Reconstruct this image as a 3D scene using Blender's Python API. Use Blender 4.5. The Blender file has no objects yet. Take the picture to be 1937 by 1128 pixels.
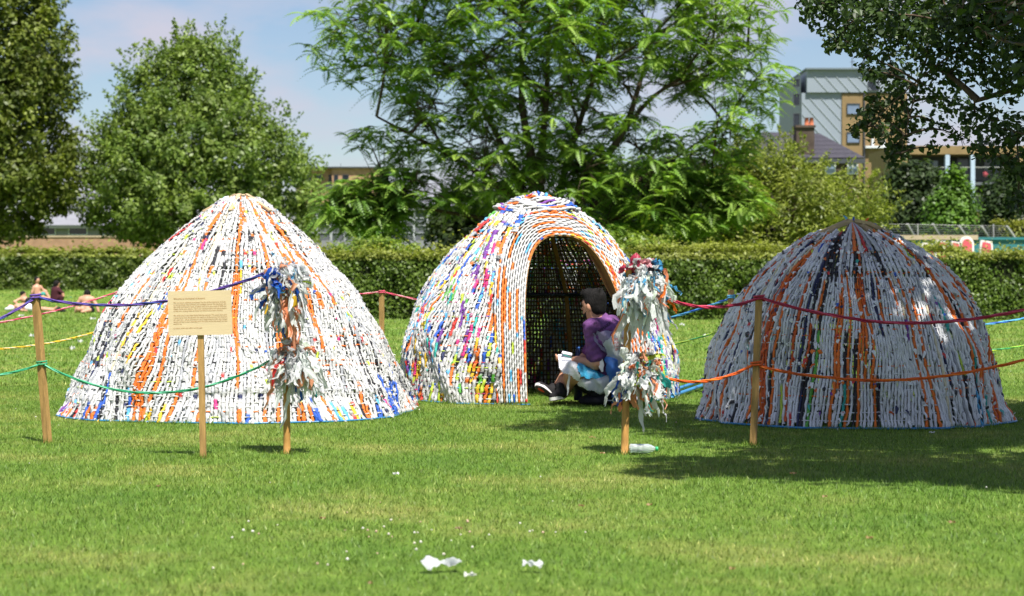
import bpy, math, random
import numpy as np
from mathutils import Vector, Matrix
from mathutils.bvhtree import BVHTree

random.seed(7)
RNG = np.random.default_rng(7)
scene = bpy.context.scene
COL = scene.collection

# ------------------------------------------------------------------ camera
F, CX, CY, HZ, CAMH = 3700.0, 968.5, 564.0, 530.0, 1.0
PITCH = math.atan((CY - HZ) / F)
cd = bpy.data.cameras.new('camera')
cd.sensor_width = 36.0
cd.lens = 36.0 * F / 1937.0
cd.clip_start, cd.clip_end = 0.1, 5000.0
cd.dof.use_dof = True
cd.dof.focus_distance = 13.2
cd.dof.aperture_fstop = 4.4
cam = bpy.data.objects.new('camera', cd)
COL.objects.link(cam)
cam.location = (0, 0, CAMH)
cam.rotation_euler = (math.pi / 2 - PITCH, 0, 0)
scene.camera = cam

# ------------------------------------------------------------------ sky and sun
SUN = Vector((0.20, -0.48, 1.0)).normalized()
w = bpy.data.worlds.new('World')
scene.world = w
w.use_nodes = True
nt = w.node_tree
nt.nodes.clear()
out = nt.nodes.new('ShaderNodeOutputWorld')
bg = nt.nodes.new('ShaderNodeBackground')
sky = nt.nodes.new('ShaderNodeTexSky')
sky.sky_type = 'NISHITA'
sky.sun_disc = False
sky.sun_elevation = math.asin(SUN.z)
sky.sun_rotation = math.atan2(SUN.x, SUN.y)
sky.air_density, sky.dust_density, sky.ozone_density = 1.15, 0.25, 3.2
bg.inputs['Strength'].default_value = 0.055
tc = nt.nodes.new('ShaderNodeTexCoord')
mp = nt.nodes.new('ShaderNodeMapping')
mp.inputs['Scale'].default_value = (1.0, 1.0, 2.6)
mp.inputs['Location'].default_value = (0.35, 0.1, 0.2)
nz = nt.nodes.new('ShaderNodeTexNoise')
nz.inputs['Scale'].default_value = 7.5
nz.inputs['Detail'].default_value = 7
nz.inputs['Roughness'].default_value = 0.52
cr = nt.nodes.new('ShaderNodeValToRGB')
cr.color_ramp.elements[0].position = 0.44
cr.color_ramp.elements[1].position = 0.62
cr.color_ramp.elements[0].color = (0.06, 0.06, 0.06, 1)
cr.color_ramp.elements[1].color = (0.9, 0.9, 0.9, 1)
mx = nt.nodes.new('ShaderNodeMix')
mx.data_type = 'RGBA'
mx.inputs['B'].default_value = (6.4, 6.1, 6.4, 1)
L = nt.links.new
L(tc.outputs['Generated'], mp.inputs['Vector'])
L(mp.outputs['Vector'], nz.inputs['Vector'])
L(nz.outputs['Fac'], cr.inputs['Fac'])
L(cr.outputs['Color'], mx.inputs['Factor'])
L(sky.outputs['Color'], mx.inputs['A'])
tn = nt.nodes.new('ShaderNodeMix'); tn.data_type = 'RGBA'; tn.blend_type = 'MULTIPLY'; tn.inputs['Factor'].default_value = 1.0
tn.inputs['B'].default_value = (0.93, 0.95, 1.06, 1)
L(mx.outputs['Result'], tn.inputs['A'])
L(tn.outputs['Result'], bg.inputs['Color'])
L(bg.outputs['Background'], out.inputs['Surface'])

sl = bpy.data.lights.new('sun', 'SUN')
sl.energy = 4.8
sl.angle = math.radians(0.53)
sl.color = (1.0, 0.955, 0.88)
so = bpy.data.objects.new('sun', sl)
COL.objects.link(so)
so.rotation_euler = SUN.to_track_quat('Z', 'Y').to_euler()
so.location = (2, -5, 12)

vs = scene.view_settings
vs.view_transform = 'Standard'
vs.look = 'None'
vs.gamma = 1.0
vs.use_curve_mapping = False
vs.exposure = 1.0
scene.cycles.use_denoising = True
scene.cycles.max_bounces = 8
scene.cycles.diffuse_bounces = 3
scene.cycles.transmission_bounces = 6
scene.cycles.transparent_max_bounces = 8

# ------------------------------------------------------------------ helpers
def sst(a, b, x):
    t = np.clip((np.asarray(x, float) - a) / (b - a), 0, 1)
    return t * t * (3 - 2 * t)

def gz(X, Y):
    """height of the lawn: flat near, a gentle rise far on the left"""
    return 0.5 * sst(62, 95, Y) * (1 - sst(-6, 4, X))

CP, SP = math.cos(PITCH), math.sin(PITCH)
def P(x, y, d):
    """point at depth d seen at photo pixel (x, y)"""
    a, b = (x - CX) / F, (CY - y) / F
    yy, zz = CP + b * SP, -SP + b * CP
    k = d / yy
    return Vector((a * k, d, CAMH + zz * k))

def depth_of(y):
    """depth of flat ground at photo row y"""
    b = (CY - y) / F
    return CAMH * (CP + b * SP) / (SP - b * CP)

def G(x, y):
    d = depth_of(y)
    p = P(x, y, d)
    return Vector((p.x, p.y, 0.0))

def sx(px, d):
    return (px - CX) / F * d

def zat(y, d):
    return P(CX, y, d).z

def mesh_np(name, V, faces, col=None, smooth=True, flat_attr=None):
    """faces: list of int arrays (n,k)"""
    me = bpy.data.meshes.new(name)
    V = np.asarray(V, np.float32)
    me.vertices.add(len(V))
    me.vertices.foreach_set('co', V.ravel())
    loops = np.concatenate([np.asarray(f, np.int32).ravel() for f in faces])
    tot = np.concatenate([np.full(len(f), np.asarray(f).shape[1], np.int32) for f in faces])
    start = np.concatenate([[0], np.cumsum(tot)[:-1]]).astype(np.int32)
    me.loops.add(len(loops))
    me.loops.foreach_set('vertex_index', loops)
    me.polygons.add(len(tot))
    me.polygons.foreach_set('loop_start', start)
    me.polygons.foreach_set('loop_total', tot)
    me.update(calc_edges=True)
    me.polygons.foreach_set('use_smooth', np.full(len(tot), bool(smooth)))
    if col is not None:
        c = np.ones((len(V), 4), np.float32)
        c[:, :3] = np.asarray(col, np.float32)
        at = me.color_attributes.new('Col', 'FLOAT_COLOR', 'POINT')
        at.data.foreach_set('color', c.ravel())
    return me

class MB:
    """collects geometry, builds ONE mesh object"""
    def __init__(s):
        s.v, s.f3, s.f4, s.c, s.n = [], [], [], [], 0
    def add(s, V, quads=None, tris=None, col=(1, 1, 1)):
        V = np.asarray(V, float).reshape(-1, 3)
        s.v.append(V)
        c = np.asarray(col, float)
        s.c.append(np.broadcast_to(c, (len(V), 3)) if c.ndim == 1 else c)
        if quads is not None and len(quads): s.f4.append(np.asarray(quads, int) + s.n)
        if tris is not None and len(tris): s.f3.append(np.asarray(tris, int) + s.n)
        s.n += len(V)
        return s
    def box(s, lo, hi, col=(1, 1, 1), M=None):
        x0, y0, z0 = lo; x1, y1, z1 = hi
        V = np.array([[x0,y0,z0],[x1,y0,z0],[x1,y1,z0],[x0,y1,z0],[x0,y0,z1],[x1,y0,z1],[x1,y1,z1],[x0,y1,z1]], float)
        if M is not None:
            V = np.array([list(M @ Vector(p)) for p in V])
        return s.add(V, [[0,3,2,1],[4,5,6,7],[0,1,5,4],[1,2,6,5],[2,3,7,6],[3,0,4,7]], None, col)
    def beam(s, a, b, w_, t_, col=(1, 1, 1), up=(0, 0, 1)):
        a, b = Vector(a), Vector(b)
        z = (b - a); l = z.length; z.normalize()
        upv = Vector(up)
        if abs(z.dot(upv)) > 0.95: upv = Vector((0, 1, 0))
        x = upv.cross(z).normalized(); y = z.cross(x)
        M = Matrix(((x.x, y.x, z.x, a.x), (x.y, y.y, z.y, a.y), (x.z, y.z, z.z, a.z), (0, 0, 0, 1)))
        return s.box((-w_/2, -t_/2, 0), (w_/2, t_/2, l), col, M)
    def tube(s, path, rad, sides=6, col=(1, 1, 1), cap=True):
        Pp = np.asarray(path, float); n = len(Pp)
        r = np.broadcast_to(np.asarray(rad, float), (n,))
        T = np.gradient(Pp, axis=0)
        T /= np.linalg.norm(T, axis=1)[:, None] + 1e-12
        ref = np.array([0, 0, 1.0]) if abs(T[:, 2]).mean() < 0.8 else np.array([1.0, 0, 0])
        A = np.cross(T, ref); A /= np.linalg.norm(A, axis=1)[:, None] + 1e-12
        B = np.cross(T, A)
        th = np.linspace(0, 2 * np.pi, sides, endpoint=False)
        V = Pp[:, None] + r[:, None, None] * (np.cos(th)[None, :, None] * A[:, None] + np.sin(th)[None, :, None] * B[:, None])
        q = tube_faces(n, sides)
        c = np.asarray(col, float)
        if c.ndim == 2: c = np.repeat(c, sides, axis=0)
        V = V.reshape(-1, 3)
        tr = None
        if cap and sides > 2:
            tr = [[0, i, i + 1] for i in range(1, sides - 1)] + [[(n-1)*sides, (n-1)*sides + i + 1, (n-1)*sides + i] for i in range(1, sides - 1)]
        return s.add(V, q, tr, c)
    def build(s, name, mat, parent=None, smooth=True, kind=None):
        if not s.v: return None
        faces = []
        if s.f4: faces.append(np.concatenate(s.f4))
        if s.f3: faces.append(np.concatenate(s.f3))
        me = mesh_np(name, np.concatenate(s.v), faces, np.concatenate(s.c), smooth)
        return link(name, me, mat, parent, kind)

_tf = {}
def tube_faces(n, k):
    if (n, k) not in _tf:
        i, j = np.meshgrid(np.arange(n - 1), np.arange(k), indexing='ij')
        a = i * k + j; b = i * k + (j + 1) % k
        _tf[(n, k)] = np.stack([a, b, b + k, a + k], -1).reshape(-1, 4)
    return _tf[(n, k)]

def link(name, me, mat, parent=None, kind=None):
    o = bpy.data.objects.new(name, me)
    if mat is not None and not me.materials:
        me.materials.append(mat)
    COL.objects.link(o)
    if parent is not None: o.parent = parent
    if kind: o['kind'] = kind
    return o

def thing(name, label, cat, loc=(0, 0, 0), group=None):
    o = bpy.data.objects.new(name, None)
    o.empty_display_size = 0.1
    o.location = loc
    COL.objects.link(o)
    return tag(o, label, cat, group)

def tag(o, label, cat, group=None):
    o['label'] = label; o['category'] = cat
    if group: o['group'] = group
    return o

def setparent(o, par):
    """parent keeping world-space geometry (parents are only translated)"""
    o.parent = par
    o.matrix_parent_inverse = Matrix.Translation(-Vector(par.location))
    return o

# ------------------------------------------------------------------ materials
def new_mat(name):
    m = bpy.data.materials.new(name)
    m.use_nodes = True
    t = m.node_tree
    return m, t, t.nodes['Principled BSDF'], t.nodes['Material Output']

def mat(name, color, rough=0.6, spec=0.4, metal=0.0, var=0.12, scale=8.0, bump=0.0, bscale=60.0, stretch=(1, 1, 1), attr=False, detail=4):
    m, t, p, o = new_mat(name)
    N, Lk = t.nodes, t.links.new
    p.inputs['Roughness'].default_value = rough
    p.inputs['Specular IOR Level'].default_value = spec
    p.inputs['Metallic'].default_value = metal
    g = N.new('ShaderNodeNewGeometry')
    mpn = N.new('ShaderNodeMapping'); mpn.inputs['Scale'].default_value = stretch
    Lk(g.outputs['Position'], mpn.inputs['Vector'])
    n1 = N.new('ShaderNodeTexNoise'); n1.inputs['Scale'].default_value = scale; n1.inputs['Detail'].default_value = detail
    Lk(mpn.outputs['Vector'], n1.inputs['Vector'])
    mr = N.new('ShaderNodeMapRange')
    mr.inputs['From Min'].default_value = 0.25; mr.inputs['From Max'].default_value = 0.75
    mr.inputs['To Min'].default_value = 1 - var; mr.inputs['To Max'].default_value = 1 + var
    Lk(n1.outputs['Fac'], mr.inputs['Value'])
    mu = N.new('ShaderNodeMix'); mu.data_type = 'RGBA'; mu.blend_type = 'MULTIPLY'; mu.inputs['Factor'].default_value = 1
    if attr:
        a = N.new('ShaderNodeAttribute'); a.attribute_name = 'Col'
        Lk(a.outputs['Color'], mu.inputs['A'])
    else:
        mu.inputs['A'].default_value = (*color, 1)
    Lk(mr.outputs['Result'], mu.inputs['B'])
    Lk(mu.outputs['Result'], p.inputs['Base Color'])
    if bump:
        n2 = N.new('ShaderNodeTexNoise'); n2.inputs['Scale'].default_value = bscale; n2.inputs['Detail'].default_value = 5
        Lk(mpn.outputs['Vector'], n2.inputs['Vector'])
        b = N.new('ShaderNodeBump'); b.inputs['Strength'].default_value = bump; b.inputs['Distance'].default_value = 0.01
        Lk(n2.outputs['Fac'], b.inputs['Height'])
        Lk(b.outputs['Normal'], p.inputs['Normal'])
    return m

def translucent(m, amount, tint=None):
    """thin sheet: part of the light goes through"""
    t = m.node_tree
    N, Lk = t.nodes, t.links.new
    p = N['Principled BSDF']; o = N['Material Output']
    tr = N.new('ShaderNodeBsdfTranslucent')
    src = p.inputs['Base Color'].links[0].from_socket
    if tint:
        mu = N.new('ShaderNodeMix'); mu.data_type = 'RGBA'; mu.blend_type = 'MULTIPLY'; mu.inputs['Factor'].default_value = 1
        mu.inputs['B'].default_value = (*tint, 1)
        Lk(src, mu.inputs['A']); src = mu.outputs['Result']
    Lk(src, tr.inputs['Color'])
    ms = N.new('ShaderNodeMixShader'); ms.inputs['Fac'].default_value = amount
    Lk(p.outputs['BSDF'], ms.inputs[1]); Lk(tr.outputs['BSDF'], ms.inputs[2])
    Lk(ms.outputs['Shader'], o.inputs['Surface'])
    return m

M = {}
M['strip'] = mat('plastic_strip', (1, 1, 1), 0.42, 0.5, var=0.16, scale=26, stretch=(6, 6, 1.3), attr=True, bump=0.75, bscale=55)
M['film'] = translucent(mat('plastic_film', (1, 1, 1), 0.33, 0.5, var=0.08, scale=30, attr=True, bump=0.4, bscale=70), 0.55)
M['cord'] = mat('cord', (1, 1, 1), 0.55, 0.4, var=0.15, scale=60, attr=True, bump=0.5, bscale=200)
M['stake'] = mat('stake_wood', (0.36, 0.215, 0.075), 0.7, 0.3, var=0.30, scale=14, stretch=(4, 4, 0.5), bump=0.4, bscale=50)
M['pine'] = mat('pine_round', (0.42, 0.22, 0.06), 0.6, 0.35, var=0.32, scale=16, stretch=(3, 3, 0.6), bump=0.3, bscale=40)
M['ply'] = mat('plywood', (0.56, 0.445, 0.27), 0.65, 0.3, var=0.07, scale=20, stretch=(0.4, 4, 6), bump=0.1, bscale=60)
M['lath'] = mat('lath_wood', (0.44, 0.33, 0.20), 0.7, 0.3, var=0.25, scale=14, bump=0.3, bscale=40)
M['rimwood'] = mat('rim_wood', (0.33, 0.17, 0.055), 0.65, 0.3, var=0.25, scale=9, bump=0.2, bscale=40)
M['ink'] = mat('burnt_ink', (0.30, 0.14, 0.035), 0.8, 0.2, var=0.05)
M['bluetube'] = mat('blue_pipe', (0.02, 0.19, 0.42), 0.35, 0.5, var=0.12, scale=12)
M['darkbar'] = mat('dark_pipe', (0.012, 0.02, 0.035), 0.45, 0.4, var=0.1)
M['net'] = mat('dark_net', (0.095, 0.060, 0.038), 0.8, 0.2, var=0.5, scale=10)
M['bark'] = mat('bark', (0.085, 0.062, 0.042), 0.9, 0.2, var=0.4, scale=6, stretch=(3, 3, 0.7), bump=0.8, bscale=12)
M['leaf'] = translucent(mat('leaf', (1, 1, 1), 0.45, 0.35, var=0.22, scale=1.3, attr=True), 0.36, (1.15, 1.25, 0.5))
M['twig'] = mat('twig', (0.05, 0.036, 0.024), 0.9, 0.2, var=0.3)
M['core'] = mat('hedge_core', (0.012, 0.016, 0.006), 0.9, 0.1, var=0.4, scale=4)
# ================================================================== ground
def lawn_material():
    m, t, p, o = new_mat('lawn')
    N, Lk = t.nodes, t.links.new
    g = N.new('ShaderNodeNewGeometry')
    def noise(scale, detail, rough=0.55, st=(1, 1, 1)):
        mp_ = N.new('ShaderNodeMapping'); mp_.inputs['Scale'].default_value = st
        Lk(g.outputs['Position'], mp_.inputs['Vector'])
        n = N.new('ShaderNodeTexNoise'); n.inputs['Scale'].default_value = scale
        n.inputs['Detail'].default_value = detail; n.inputs['Roughness'].default_value = rough
        Lk(mp_.outputs['Vector'], n.inputs['Vector'])
        return n.outputs['Fac']
    def ramp(fac, stops):
        r = N.new('ShaderNodeValToRGB')
        els = r.color_ramp.elements
        while len(els) < len(stops): els.new(0.5)
        for e, (q, c) in zip(els, stops): e.position = q; e.color = (*c, 1)
        Lk(fac, r.inputs['Fac'])
        return r.outputs['Color']
    def mixc(a, b, f, mode='MIX'):
        x = N.new('ShaderNodeMix'); x.data_type = 'RGBA'; x.blend_type = mode
        if isinstance(f, float): x.inputs['Factor'].default_value = f
        else: Lk(f, x.inputs['Factor'])
        Lk(a, x.inputs['A']); Lk(b, x.inputs['B'])
        return x.outputs['Result']
    base = ramp(noise(0.8, 6, 0.66), [(0.30, (0.095, 0.185, 0.023)), (0.50, (0.132, 0.218, 0.030)), (0.68, (0.232, 0.268, 0.062))])
    fine = ramp(noise(14, 6, 0.7, (1, 0.45, 1)), [(0.25, (0.6, 0.64, 0.6)), (0.75, (1.35, 1.3, 1.4))])
    c = mixc(base, fine, 1.0, 'MULTIPLY')
    return m, t, p, c, noise, ramp, mixc

m, t, p, c, noise, ramp, mixc = lawn_material()
p.inputs['Roughness'].default_value = 0.8
p.inputs['Specular IOR Level'].default_value = 0.15
bmp = t.nodes.new('ShaderNodeBump'); bmp.inputs['Strength'].default_value = 0.9; bmp.inputs['Distance'].default_value = 0.03
t.links.new(noise(38, 6, 0.7), bmp.inputs['Height'])
t.links.new(bmp.outputs['Normal'], p.inputs['Normal'])
t.links.new(c, p.inputs['Base Color'])
M['lawn'] = m

m, t, p, c, noise, ramp, mixc = lawn_material()
m.name = 'grass_blade'
p.inputs['Roughness'].default_value = 0.5
p.inputs['Specular IOR Level'].default_value = 0.3
at = t.nodes.new('ShaderNodeAttribute'); at.attribute_name = 'Col'
c = mixc(c, at.outputs['Color'], 1.0, 'MULTIPLY')
t.links.new(c, p.inputs['Base Color'])
M['blade'] = translucent(m, 0.30, (1.1, 1.2, 0.6))

xs = np.unique(np.concatenate([np.linspace(-900, -60, 15), np.linspace(-60, 40, 51), np.linspace(40, 900, 15)]))
ys = np.unique(np.concatenate([np.linspace(-30, 60, 10), np.linspace(60, 130, 36), np.linspace(130, 2200, 16)]))
XX, YY = np.meshgrid(xs, ys, indexing='ij')
V = np.stack([XX, YY, gz(XX, YY)], -1).reshape(-1, 3)
ny = len(ys)
i, j = np.meshgrid(np.arange(len(xs) - 1), np.arange(ny - 1), indexing='ij')
a = (i * ny + j).ravel()
link('lawn', mesh_np('lawn', V, [np.stack([a, a + ny, a + ny + 1, a + 1], -1)]), M['lawn'], None, 'structure')

# mown grass: real blades where the photograph shows them
def grass(n, d0, d1, hh, ww, name, at_=None):
    r = RNG
    d = np.sqrt(r.uniform(d0 ** 2, d1 ** 2, n)) if d1 < 30 else d0 * (d1 / d0) ** r.random(n)
    e_ = r.random(n); sg_ = r.choice([-1, 1], n)
    x = np.where(e_ < .80, r.uniform(-0.285, 0.285, n), sg_ * (0.285 + 0.26 * (1 - np.sqrt(r.random(n))))) * d
    if at_ is not None: x, d = at_
    keep = np.ones(len(x), bool)
    for (cx_, cy_, rr) in DOME_FOOT:
        if at_ is not None: break
        keep &= (x - cx_) ** 2 + (d - cy_) ** 2 > rr ** 2
    x, d = x[keep], d[keep]; n = len(x)
    patch = 0.75 + 0.45 * np.sin(x * 2.1 + 1.3 * np.sin(d * 1.7)) * np.sin(d * 1.3 + np.sin(x * 1.9)) 
    far = np.maximum(1.0, d / 19.0)
    h = hh * r.uniform(0.45, 1.25, n) * (0.8 + 0.3 * patch) * far ** .5
    tall = r.random(n) < 0.006
    h[tall] *= 1.9
    th = r.uniform(0, 2 * np.pi, n)
    lean = r.uniform(0.15, 1.0, n) * h
    la = r.uniform(0, 2 * np.pi, n)
    wv = np.stack([np.cos(th), np.sin(th), np.zeros(n)], -1) * (ww * far * r.uniform(0.6, 1.3, n))[:, None]
    b = np.stack([x, d, gz(x, d)], -1)
    tip = b + np.stack([np.cos(la) * lean, np.sin(la) * lean, h], -1)
    V = np.stack([b - wv, b + wv, tip], 1).reshape(-1, 3)
    dry = r.random(n)
    cc = np.ones((n, 3)) * r.uniform(0.55, 1.6, n)[:, None]
    cc[dry < 0.14] *= np.array([1.9, 1.45, 2.4])
    cc[dry > 0.9] *= np.array([0.7, 0.85, 0.8])
    cc = np.repeat(cc, 3, axis=0)
    T = np.arange(n * 3).reshape(-1, 3)
    me = mesh_np(name, V, [T], cc, smooth=False)
    return link(name, me, M['blade'], None, 'stuff')

DOMES = dict(
    one=dict(c=(sx(457, 14.9), 14.9), R=1.36),
    two=dict(c=(sx(1015, 16.8), 16.8), R=1.20),
    three=dict(c=(sx(1612, 14.1), 14.1), R=1.07))
DOME_FOOT = [(d['c'][0], d['c'][1], d['R'] - 0.06) for k_, d in DOMES.items() if k_ != 'two']
g1 = grass(400000, 5.4, 18.5, 0.020, 0.0021, 'grass')
g2 = grass(180000, 18.4, 98.0, 0.032, 0.0050, 'far_grass')
ax, ad = [], []
for k_, dm in DOMES.items():      # longer uncut grass against the domes and stakes
    n_ = 5200; th = RNG.uniform(0, 2 * np.pi, n_)
    if k_ == 'two': th = th[np.abs((th - (np.pi * 1.5 + .305) + np.pi) % (2 * np.pi) - np.pi) > .42]
    rr = dm['R'] * {'one': .985, 'two': 1.02, 'three': 1.0}[k_] + RNG.normal(.01, .022, len(th))
    ax.append(dm['c'][0] + rr * np.cos(th)); ad.append(dm['c'][1] + rr * np.sin(th))
for px_, py_ in ((92, 838), (385, 867), (543, 859), (1181, 860), (1424, 842)):
    q_ = G(px_, py_); ax.append(q_.x + RNG.normal(0, .035, 120)); ad.append(q_.y + RNG.normal(0, .035, 120))
g3 = grass(0, 5, 20, 0.034, 0.0022, 'uncut_grass', (np.concatenate(ax), np.concatenate(ad)))
tag(g3, 'longer uncut grass tufts round the foot of the domes and stakes', 'grass')
tag(g1, 'short mown lawn grass in the foreground and round the domes', 'grass')
tag(g2, 'far lawn grass stretching back to the hedges', 'grass')

# clover heads and daisies scattered in the sward
mb = MB()
for _ in range(130):
    d = math.sqrt(random.uniform(5.8 ** 2, 26 ** 2)); x = random.uniform(-0.28, 0.28) * d
    if any((x - a_) ** 2 + (d - b_) ** 2 < (r_ + 0.1) ** 2 for a_, b_, r_ in DOME_FOOT): continue
    if random.random() < 0.30: x, d = random.gauss(-0.42, 0.35), random.gauss(7.4, 0.45)
    r_ = random.uniform(0.003, 0.0068); z = random.uniform(0.018, 0.034)
    th = np.linspace(0, 2 * np.pi, 6, endpoint=False)
    ring = lambda rr, zz: np.stack([x + rr * np.cos(th), d + rr * np.sin(th), np.full(6, zz)], -1)
    V = np.concatenate([ring(r_ * .6, z - r_ * .5), ring(r_, z), ring(r_ * .6, z + r_ * .7), [[x, d, z + r_]]])
    cc = random.choice([(0.50, 0.47, 0.38), (0.56, 0.55, 0.48), (0.42, 0.30, 0.20)])
    mb.add(V, tube_faces(3, 6), [[12 + i_, 12 + (i_ + 1) % 6, 18] for i_ in range(6)], cc)
o = mb.build('clover_flowers', M['cord'], None, True, 'stuff')
tag(o, 'tiny whitish clover heads scattered in the lawn', 'flowers')
# ================================================================== woven domes
K = dict(white=(.57, .57, .56), off=(.49, .50, .52), grey=(.36, .37, .40), orange=(.80, .17, .014), dorange=(.62, .10, .01),
         blue=(.02, .10, .50), sky=(.10, .40, .68), green=(.10, .40, .05), lime=(.46, .60, .05), yellow=(.78, .50, .03),
         black=(.012, .012, .018), navy=(.015, .022, .085), purple=(.17, .04, .30), magenta=(.60, .03, .20), red=(.58, .035, .03),
         shade_white=(.74, .75, .77), teal=(.03, .38, .33), brown=(.30, .17, .07), cream=(.72, .64, .45), pink=(.75, .35, .38))  # first one here: white plastic, paled to offset the tree shade on its dome
K = {k_: np.array(v_) for k_, v_ in K.items()}

def smooth_profile(pts):
    pts = np.array(pts, float)
    t = np.linspace(0, 1, len(pts)); tt = np.linspace(0, 1, 400)
    h, r = np.interp(tt, t, pts[:, 0]), np.interp(tt, t, pts[:, 1])
    for _ in range(3):
        kk = np.ones(31) / 31
        h[15:-15] = np.convolve(h, kk, 'valid'); r[15:-15] = np.convolve(r, kk, 'valid')
    s = np.concatenate([[0], np.cumsum(np.hypot(np.diff(h), np.diff(r)))])
    return s, h, r

class Dome:
    def __init__(s, c, pts, n=2.0, rot=0.0, seed=1):
        s.c = np.array([c[0], c[1], 0.0]); s.n = n; s.rot = rot
        s.s, s.h, s.r = smooth_profile(pts)
        s.L = s.s[-1]
        rr = np.random.default_rng(seed); s.a = rr.uniform(0, 6.28, 6)
        s.bulge = None
    def pos(s, phi, t, off=0.0):
        """local point, outward normal, along-width vector at azimuth phi and arc length t"""
        phi, t = np.broadcast_arrays(np.asarray(phi, float), np.asarray(t, float))
        h = np.interp(t, s.s, s.h); r = np.interp(t, s.s, s.r)
        dh = np.interp(t + .01, s.s, s.h) - np.interp(t - .01, s.s, s.h)
        dr = np.interp(t + .01, s.s, s.r) - np.interp(t - .01, s.s, s.r)
        sl = np.hypot(dh, dr) + 1e-9
        nr, nz_ = dh / sl, -dr / sl
        q = phi - s.rot
        mlt = (np.abs(np.cos(q)) ** s.n + np.abs(np.sin(q)) ** s.n) ** (-1 / s.n)
        f = sst(s.h[-1] * 0.95, s.h[-1] * 0.35, h)
        r = r * (1 + (mlt - 1) * f)
        a = s.a
        lump = (.018 * np.sin(3 * phi + 5 * h + a[0]) + .016 * np.sin(7 * phi - 6 * h + a[1]) + .012 * np.sin(14 * phi + 11 * h + a[2]) + .006 * np.sin(29 * phi + 17 * h + a[3])) * np.clip(r / .5, 0, 1)
        r = r + lump
        if s.bulge is not None: r = r + s.bulge(phi, h)
        sp, cp = np.sin(phi), np.cos(phi)
        nrm = np.stack([sp * nr, -cp * nr, nz_], -1)
        p_ = np.stack([r * sp, -r * cp, h], -1) + nrm * np.asarray(off)[..., None]
        return p_, nrm, np.stack([cp, sp, np.zeros_like(cp)], -1), r, h

def ribbon(p_, nrm, wid, hw, ht, col, sides=6):
    th = np.linspace(0, 2 * np.pi, sides, endpoint=False) + np.pi / sides
    V = p_[:, None] + np.cos(th)[None, :, None] * (wid * hw[:, None])[:, None] + np.sin(th)[None, :, None] * (nrm * ht[:, None])[:, None]
    return V.reshape(-1, 3), tube_faces(len(p_), sides), np.repeat(col, sides, axis=0)

def runs(nb, rng, pick, lo=3, hi=18):
    out = np.zeros((nb, 3)); i_ = 0
    while i_ < nb:
        n_ = int(rng.integers(lo, hi)); c_ = pick(i_ / max(nb, 1))
        if c_.min() < .3 and not (c_[0] > .6 and c_[2] < .02): n_ = min(n_, int(rng.integers(2, 8)) if c_.max() > .1 else int(rng.integers(3, 16)))
        out[i_:i_ + n_] = c_; i_ += n_
    return out

def strands(D, thing_, N, bump, ht, colfn, tend, rng, mask=None, weave=.006, full=False, jitter=.25, hwf=.52, t0fn=None, zig=.0, flow=.8):
    L_ = D.L
    R0 = D.r[0]
    for k_ in range(N):
        phi0 = 2 * np.pi * (k_ + .5) / N - np.pi + rng.normal(0, jitter * .3 / N)
        front = abs(phi0) < 1.9
        if k_ % 2: te = tend[0]
        elif k_ % 4 == 2: te = tend[1]
        else: te = tend[2]
        te = te + rng.uniform(-.03, .03)
        if callable(colfn[0]): pass
        ts = rng.uniform(.0, .012) if t0fn is None else t0fn(phi0)
        nb = max(3, int((te - ts) / bump))
        sub = 2 if (front or full) else 1
        n_ = nb * sub + 1
        t_ = np.linspace(ts, te, n_); t_[1:-1] += rng.normal(0, bump * .13, n_ - 2)
        wob = flow * (1.1 * np.sin(t_ * 4.3 + phi0 * 5) + .55 * np.sin(t_ * 10 + phi0 * 11 + 2)) + .06 * np.sin(t_ * 17 + phi0 * 41) + zig * np.where(np.arange(n_) % (2 * sub) < sub, 1, -1)
        phi = phi0 + wob * (2 * np.pi / N) * 1.0
        par = (np.arange(n_) // sub + k_) % 2
        off = weave * .6 * np.where(par == 0, 1, -1) * rng.uniform(.3, 1.2, n_) + rng.normal(0, .003, n_)
        phi = phi + rng.normal(0, .08, n_) * (2 * np.pi / N)
        p_, nrm, wid, r, h = D.pos(phi, t_, off)
        mult = 1 + (t_ > tend[0]) * sst(tend[0] - .02, tend[0] + .1, t_) + 2 * sst(tend[1] - .02, tend[1] + .1, t_)
        sw = np.where(np.arange(n_) % sub == 0, .88, 1.06) if sub == 2 else np.ones(n_)
        fat = rng.uniform(.84, 1.2)
        hw = fat * 2 * np.pi * r / N * mult * hwf * sw * rng.uniform(.80, 1.16, n_)
        tt = ht * rng.uniform(.75, 1.5) * np.where(np.arange(n_) % sub == 0, .78, 1.05) * rng.uniform(.8, 1.2, n_) if sub == 2 else np.full(n_, ht)
        hw[-1] *= .3
        cb = colfn[0](phi0, nb, rng, D, k_)
        ci = np.minimum(np.arange(n_) // sub, nb - 1)
        col = cb[ci] * rng.uniform(.86, 1.05, n_)[:, None]
        if mask is not None:
            ok = ~mask(p_)
            if not ok.all():
                if not ok.any(): continue
                # keep the longest run outside the opening
                idx = np.where(~ok)[0]
                lo_, hi_ = idx[0], idx[-1]
                segs = [(0, lo_), (hi_ + 1, n_)]
                for (q0, q1) in segs:
                    if q1 - q0 > 3:
                        V, Q, C_ = ribbon(p_[q0:q1], nrm[q0:q1], wid[q0:q1], hw[q0:q1], tt[q0:q1], col[q0:q1])
                        MB().add(V, Q, None, C_).build('woven_strip', M['strip'], thing_)
                continue
        V, Q, C_ = ribbon(p_, nrm, wid, hw, tt, col)
        MB().add(V, Q, None, C_).build('woven_strip', M['strip'], thing_)

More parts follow.
